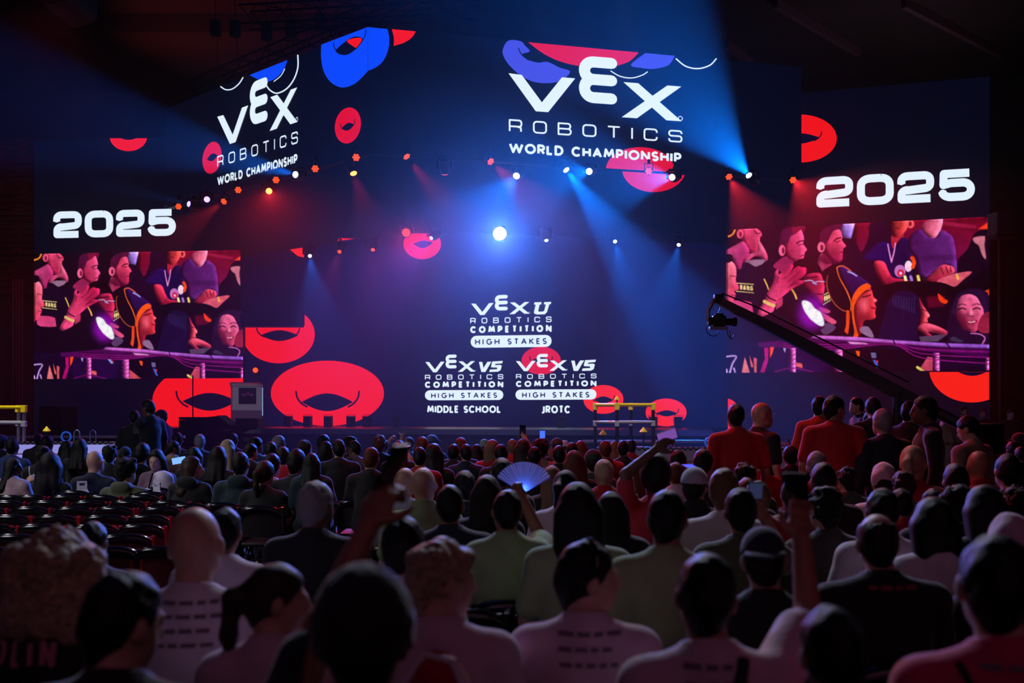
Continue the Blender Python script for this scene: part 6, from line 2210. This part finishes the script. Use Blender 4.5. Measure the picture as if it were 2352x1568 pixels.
def field_table(x0, x1, y0, zb, zt, label, wm):
    f = thing('playing_field', label, 'playing field', ((x0 + x1) / 2, y0, 0))
    w_ = (x1 - x0) / 2
    dep = 3.4
    MB().box(-w_, w_, .02, dep, zb - .08, zb, .01).obj('field_base', dark_steel, f)
    for sx in (-1, 1):
        for sy in (.1, dep - .1):
            MB().box(sx * (w_ - .1) - .04, sx * (w_ - .1) + .04, sy - .04, sy + .04, 0, zb - .08).obj('leg', dark_steel, f)
    n = max(2, int(round((x1 - x0) / .6)))
    for i in range(n):
        a, b = -w_ + 2 * w_ * i / n, -w_ + 2 * w_ * (i + 1) / n
        p = MB().box(a + .01, b - .01, 0, .03, zb, zt - .05, .006).obj('wall_panel', wm, f)
        MB().box(a + .04, b - .04, -.004, 0, zb + .10, zb + .115).obj('red_stripe', red_p, p)
        MB().box(a + .05, a + .11, -.005, 0, zb + .03, zb + .08).obj('corner_mark', chk, p)
    for yy in (0, dep - .03):
        MB().box(-w_, w_, yy - .005, yy + .035, zt - .05, zt, .004).obj('top_strip', wall_w, f)
    m = MB()
    k, s = 0, .045
    for r in (0, 1):
        x = -w_ + (s if r else 0)
        while x + s < w_:
            m.box(x, x + s, -.008, -.004, zt - .048 + r * .024, zt - .024 + r * .024)
            x += 2 * s
    m.obj('checker_pattern', chk, f)
    return f


field_table(W(1372, 0, 15.6).x, W(1372, 0, 15.6).x + 3.6, 15.6, .74, 1.075, 'white-walled playing field with a checker strip before the stage', wall_w)
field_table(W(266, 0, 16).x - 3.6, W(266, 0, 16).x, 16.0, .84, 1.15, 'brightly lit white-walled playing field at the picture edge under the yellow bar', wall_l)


def ladder(posts, zt, zm, zb, label, capped=None):
    """square climbing frame: four posts, yellow bars on top, grey bars half way"""
    c = sum((Vector(p) for p in posts), Vector((0, 0))) / 4
    f = thing('climbing_frame', label, 'climbing frame', (c.x, c.y, 0))
    L = [Vector(p) - c for p in posts]
    for i in range(4):
        a, b = L[i], L[(i + 1) % 4]
        MB().tube([(a.x, a.y, zb), (a.x, a.y, zt)], .030, 10).obj('post', blk if capped is not None else steel, f, True)
        MB().tube([(a.x, a.y, zt), (b.x, b.y, zt)], .032, 10).obj('yellow_bar', yel, f, True)
        MB().tube([(a.x, a.y, zm), (b.x, b.y, zm)], .030, 10).obj('grey_bar', gry, f, True)
        MB().tube([(a.x, a.y, zb + .25), (b.x, b.y, zb + .25)], .025, 10).obj('low_bar', blk, f, True)
        MB().box(a.x - .042, a.x + .042, a.y - .042, a.y + .042, zt - .09, zt + .035, .01).obj('corner_joint', yel, f)
        MB().box(a.x - .038, a.x + .038, a.y - .038, a.y + .038, zm - .07, zm + .03, .01).obj('middle_joint', gry, f)
    if capped is not None:
        a = L[capped]
        MB().tube([(a.x, a.y, zt), (a.x, a.y, zt + .08)], .012, 8).obj('stake', blk, f)
        MB().lathe([(.001, .07), (.05, 0), (.035, -.012), (.001, -.012)], T(a.x, a.y, zt + .09), 8).obj('stake_cap', yel, f)
    return f


def gp(px, d):
    p = W(px, HOR, d)
    return (p.x, p.y)


ladder([gp(1367, 17.35), gp(1417, 16.95), gp(1500, 17.25), gp(1449, 17.7)], 1.74, 1.44, .74, 'black climbing frame with yellow top bars standing in the field before the stage', 1)
ladder([gp(-60, 16.9), gp(55, 16.6), gp(42, 17.3), gp(-50, 17.6)], 1.70, 1.44, .84, 'silver-legged climbing frame with yellow top bars cut by the picture edge')


def stake(px, py, d, zb, label):
    p = W(px, py, d)
    f = thing('goal_stake', label, 'goal', (p.x, p.y, zb), group='yellow-capped goal stakes')
    MB().lathe([(.001, 0), (.13, .0), (.13, .03), (.03, .06), (.001, .06)], None, 6).obj('base', gry, f)
    MB().tube([(0, 0, .05), (0, 0, p.z - zb - .03)], .014, 8).obj('stake', blk, f)
    MB().lathe([(.001, .075), (.07, -.01), (.045, -.03), (.001, -.03)], T(0, 0, p.z - zb), 8).obj('cap', yel, f)


stake(1385, 996, 16.5, .74, 'yellow-capped goal stake under the shorter end of the yellow frame')
stake(1478, 990, 16.5, .74, 'yellow-capped goal stake under the longer end of the yellow frame')
stake(107, 988, 16.8, .84, 'yellow-capped goal stake by the field wall at the picture edge')
for px, d, zb, lb in ((1527, 16.0, .74, 'small dark robot with bolts on the field behind the lifted phone'), (1790, 16.4, .74, 'small dark robot on the field behind the standing red polo shirts')):
    p = W(px, HOR, d)
    f = thing('robot', lb, 'robot', (p.x, p.y, zb))
    MB().box(-.18, .18, -.18, .18, .06, .12, .01).obj('chassis', dark_steel, f)
    for sx in (-1, 1):
        MB().box(sx * .15 - .012, sx * .15 + .012, -.02, .02, .12, .44, .004).obj('tower', dark_steel, f)
        for sy in (-.12, .12):
            MB().lathe([(.001, -.012), (.05, -.012), (.05, .012), (.001, .012)], T(sx * .19, sy, .05) @ Matrix.Rotation(math.pi / 2, 4, 'Y'), 14).obj('wheel', blk, f)
    MB().box(-.15, .15, -.03, .0, .34, .38, .005).obj('cross_beam', steel, f)
    MB().box(-.10, .10, -.16, -.02, .16, .28, .01).obj('intake', blk, f)
for px, py, d, lb in ((1634, 1022, 15.5, 'bright blue loop on the field wall beside the first red polo shirt'), (152, 1012, 16.02, 'bright blue loop on the lit field wall above the long-haired figures')):
    p = W(px, py, d)
    zb = 1.075 if px > 999 else 1.15
    f = thing('game_ring', lb, 'ring', (p.x, 15.617 if px > 999 else 16.017, zb - .01))
    MB().tube([(.075 * math.cos(a), 0, .088 + .075 * math.sin(a)) for a in [k * math.pi / 10 for k in range(21)]], .014, 8).obj('ring', mat('blue_ring', (30, 90, 220), rough=.4, emit=(40, 110, 240), estr=.35), f, True)

# ------------------------------------------------------------------ camera crane
a, b = W(1646, 688, 12.2), W(2064, 902, 10.6)
cr = thing('camera_crane', 'long black camera crane reaching across the bigger video picture', 'crane', (b.x, b.y, 0))
o3 = Vector((b.x, b.y, 0))
A_, B_ = a - o3, b - o3
dv = (B_ - A_).normalized()
nb = dv.cross(Vector((0, 1, 0))).normalized()
crane_m = mat('crane_black', (15, 17, 24), rough=.35, spec=.6)
m = MB()
sec = [(A_, .045), (A_ + dv * .9, .062), (A_ + dv * 1.75, .068), (B_ + dv * .2, .068)]
V, Fq = [], []
for p, h in sec:
    for sy, sz in ((-1, -1), (1, -1), (1, 1), (-1, 1)):
        V.append(p + Vector((0, .045 * sy, 0)) + nb * h * sz)
for i in range(3):
    Fq += [(4 * i + j, 4 * i + (j + 1) % 4, 4 * i + 4 + (j + 1) % 4, 4 * i + 4 + j) for j in range(4)]
Fq += [(3, 2, 1, 0), (12, 13, 14, 15)]
m.add(V, Fq).obj('boom', crane_m, cr)
MB().tube([A_ + nb * .09 + Vector((0, -.06, 0)), A_ + dv * .5 + nb * .13 + Vector((0, -.06, 0)), B_ + nb * .14 + Vector((0, -.06, 0))], .010, 6).obj('tension_cable', crane_m, cr)
MB().tube([B_ + dv * .2, B_ + dv * 1.0], .06, 8).obj('rear_boom', crane_m, cr)
E_ = B_ + dv * 1.0
MB().box(E_.x - .12, E_.x + .12, E_.y - .14, E_.y + .14, E_.z - .16, E_.z + .14, .02).obj('counterweight', blk, cr)
MB().tube([(0, 0, .05), (0, 0, b.z)], .06, 12).obj('column', crane_m, cr)
for k in range(3):
    t_ = k * 2.094 + .4
    MB().tube([(0, 0, .55), (.42 * math.cos(t_), .42 * math.sin(t_), .03)], .025, 8).obj('leg', crane_m, cr)
h0 = A_
px2 = lambda x, y: W(x, y, 12.2) - o3
MB().tube([px2(1652, 686), px2(1640, 688), px2(1634, 700), px2(1627, 712), px2(1627, 738)], .024, 8).obj('head_bracket', steel, cr, True)
MB().box(px2(1650, 0).x - .055, px2(1650, 0).x + .06, A_.y - .06, A_.y + .06, px2(0, 690).z - .03, px2(0, 676).z, .01).obj('pan_head', crane_m, cr)
cc = px2(1652, 738)
cm = MB().box(cc.x - .085, cc.x + .075, cc.y - .06, cc.y + .06, cc.z - .06, cc.z + .07, .012).obj('camera_body', blk, cr)
MB().lathe([(.035, 0), (.045, .01), (.045, .09), (.055, .10), (.055, .14), (.04, .145)], T(cc.x + .07, cc.y, cc.z - .005) @ Matrix.Rotation(math.pi / 2, 4, 'Y'), 16).obj('lens', blk, cm, True)
MB().box(cc.x - .05, cc.x + .05, cc.y - .02, cc.y + .02, cc.z + .07, cc.z + .10, .006).obj('top_handle', blk, cm)
MB().box(cc.x - .14, cc.x - .085, cc.y - .05, cc.y + .05, cc.z - .05, cc.z + .05, .01).obj('battery', crane_m, cm)
MB().box(cc.x - .12, cc.x + .10, cc.y - .05, cc.y + .05, cc.z - .10, cc.z - .065, .006).obj('base_plate', steel, cr)
for pts in ([(1624, 742), (1622, 758), (1632, 770), (1645, 770), (1652, 760)], [(1668, 752), (1672, 768), (1680, 778), (1686, 770)], [(1642, 690), (1655, 702), (1648, 722)]):
    MB().tube([px2(*q) for q in crom(pts, 4)], .006, 6).obj('cable', dark_steel, cr, True)
MB().tube([px2(1674, 758), px2(1678, 776)], .008, 6).obj('dangling_plug', steel, cr)

# ------------------------------------------------------------------ boxes and a bag on chairs
card = mat('white_card', (222, 220, 232), rough=.6, noise=.03)
for px, py, d, wd, lb in ((190, 1106, 11.1, .235, 'white gable-top meal box beside the olive hooded sweater'), (362, 1109, 10.95, .235, 'white gable-top meal box below the white bag')):
    t = W(px, py, d)
    chair(t.x, d, 'dark folding chair carrying the ' + ' '.join(lb.split()[:8]))
    f = thing('meal_box', lb, 'box', (t.x, d - .02, .45), .3 if px < 200 else -.5)
    h = t.z - .45
    s = wd / 2
    MB().box(-s, s, -s * .7, s * .7, 0, h * .45).obj('body', card, f)
    MB().add([(-s, -s * .7, h * .45), (s, -s * .7, h * .45), (s, s * .7, h * .45), (-s, s * .7, h * .45), (-s * .45, 0, h * .82), (s * .45, 0, h * .82)],
             [(0, 1, 5, 4), (2, 3, 4, 5), (1, 2, 5), (3, 0, 4)]).obj('gable', card, f)
    MB().box(-s * .45, s * .45, -.006, .006, h * .82, h * .90).box(-s * .45, -s * .25, -.006, .006, h * .90, h).box(s * .25, s * .45, -.006, .006, h * .90, h).box(-s * .45, s * .45, -.006, .006, h * .97, h * 1.02).obj('handle', card, f)
    MB().box(-.03, .03, -s * .7 - .003, -s * .7, h * .15, h * .27).obj('small_mark', mat('blue_ink', (60, 80, 190), rough=.6), f)
t = W(362, 1081, 11.35)
chair(t.x, 11.5, 'dark folding chair carrying the white bag with a red tab')
bg = thing('bag', 'rounded white bag with a red tab standing before the woman looking down', 'bag', (t.x, 11.45, .45))
Fb = Field((-.25, -.2, -.02), (.25, .2, t.z - .38), .012)
hb = t.z - .45
Fb.ell((0, 0, hb * .42), (.17, .12, hb * .45), .04, wob=.008, wf=22).ell((.02, 0, hb * .72), (.13, .10, hb * .28), .06, wob=.008, wf=25, ph=1).ell((0, 0, .08), (.16, .12, .09), .05)
obj('body', Fb.mesh('body'), mat('white_nylon', (214, 208, 224), rough=.6, bump=.3, nscale=10), bg)
MB().box(.12, .16, -.13, -.10, hb * .38, hb * .52, .004).obj('red_tab', red_p, bg)
MB().tube([(-.08, -.10, hb * .2), (-.10, -.13, hb * .6), (-.06, -.08, hb * .95)], .012, 6).obj('strap', blk_m, bg, True)

# ------------------------------------------------------------------ glowing folding fan
t = W(1203, 1131, 6.6)
fan = thing('folding_fan', 'open see-through fan glowing blue in the middle of the crowd', 'fan', t)
fm = bpy.data.materials.new('fan_film')
fm.use_nodes = True
nt = fm.node_tree
nt.nodes.remove(nt.nodes['Principled BSDF'])
tr_n, tl, mx, df, mx2 = (nt.nodes.new('ShaderNode' + k) for k in ('BsdfTransparent', 'BsdfTranslucent', 'MixShader', 'BsdfDiffuse', 'MixShader'))
tr_n.inputs[0].default_value = (.75, .8, 1, 1)
tl.inputs[0].default_value = (.5, .6, 1, 1)
df.inputs[0].default_value = (.5, .6, 1, 1)
mx2.inputs[0].default_value = .5
mx.inputs[0].default_value = .42
nt.links.new(tl.outputs[0], mx2.inputs[1])
nt.links.new(df.outputs[0], mx2.inputs[2])
nt.links.new(tr_n.outputs[0], mx.inputs[1])
nt.links.new(mx2.outputs[0], mx.inputs[2])
nt.links.new(mx.outputs[0], nt.nodes['Material Output'].inputs['Surface'])
V, Fq = [], []
n = 40
for i in range(n + 1):
    a_ = math.radians(30 + 120 * i / n)
    for r_ in (.035, .09, .15, .205):
        V.append((r_ * math.cos(a_), (.006 if i % 2 else -.006) * r_ / .2, r_ * math.sin(a_)))
for i in range(n):
    for j in range(3):
        Fq.append((4 * i + j, 4 * i + 4 + j, 4 * i + 5 + j, 4 * i + 1 + j))
obj('leaf', mesh('leaf', V, Fq), fm, fan)
for i in range(9):
    a_ = math.radians(30 + 15 * i)
    MB().tube([(0, 0, 0), (.20 * math.cos(a_), 0, .20 * math.sin(a_))], .0022, 5).obj('rib', mat('fan_rib', (120, 130, 220), rough=.4), fan)
MB().tube([(0, 0, .01), (0, 0, -.09)], .010, 8).obj('handle', blk, fan, True)
MB().lathe([(.001, -.012), (.014, -.008), (.014, .008), (.001, .012)], T(0, -.012, 0), 12).obj('lamp', mat('fan_led', (120, 160, 255), emit=(120, 170, 255), estr=8), fan)
pl = bpy.data.lights.new('fan_glow', 'POINT')
pl.energy = .9
pl.color = (.10, .28, 1.0)
pl.shadow_soft_size = .01
o = bpy.data.objects.new('fan_glow', pl)
col.objects.link(o)
o.location = (0, -.03, .02)
o.parent = fan
t = W(1584, 1071, 8.3)
f = phone(t, 8.3, 'blue-glowing phone edge held flat over the light grey cap', scr('edge', (60, 70, 255), 2.0), rz=.15, tilt=-1.45)
f.scale = (1.25, 1, 1)
t = W(411, 1057, 10.6)
phone(t, 10.6, 'blue-white phone screen before the man in profile near the stage', scr('cool', (120, 170, 255), 1.3), rz=.2, tilt=.2).rotation_euler = (0, 1.4, .2)
# red-trimmed jacket on the chair back by the blond person
t = W(1000, 1502, 2.75)
jk = thing('folded_jacket', 'red jacket with a pale edge bundled beside the person with bright-rimmed blond hair', 'jacket', (t.x, 2.75, .45))
Fj = Field((-.24, -.2, -.02), (.24, .2, t.z - .36), .012)
hj = t.z - .45
Fj.ell((0, 0, hj * .5), (.13, .10, hj * .52), .05, wob=.012, wf=20).ell((.05, 0, hj * .25), (.14, .11, hj * .3), .06, wob=.01, wf=18).ell((0, 0, .06), (.15, .12, .07), .04)
obj('cloth', Fj.mesh('cloth'), cloth_m('r'), jk)
MB().tube([(-.10, -.05, hj * .84), (-.03, -.03, hj * 1.01), (.05, -.03, hj * .98), (.12, -.06, hj * .72)], .014, 8).obj('pale_edge', cloth_m('w'), jk, True)
chair(t.x, 2.75, 'dark folding chair carrying the bundled red jacket')
# ------------------------------------------------------------------ stage haze (theatrical fog hanging around the lamps)
hz = bpy.data.materials.new('haze')
hz.use_nodes = True
nt = hz.node_tree
nt.nodes.remove(nt.nodes['Principled BSDF'])
sc_ = nt.nodes.new('ShaderNodeVolumeScatter')
sc_.inputs['Color'].default_value = (.9, .9, .95, 1)
sc_.inputs['Density'].default_value = 0.0047
sc_.inputs['Anisotropy'].default_value = 0.6
nt.links.new(sc_.outputs[0], nt.nodes['Material Output'].inputs['Volume'])
o = MB().box(-15, 13, 13.5, 30.5, .02, 13).obj('stage_haze', hz)
tag(o, 'thin theatrical haze over the stage showing the lamp beams', 'haze', kind='stuff')
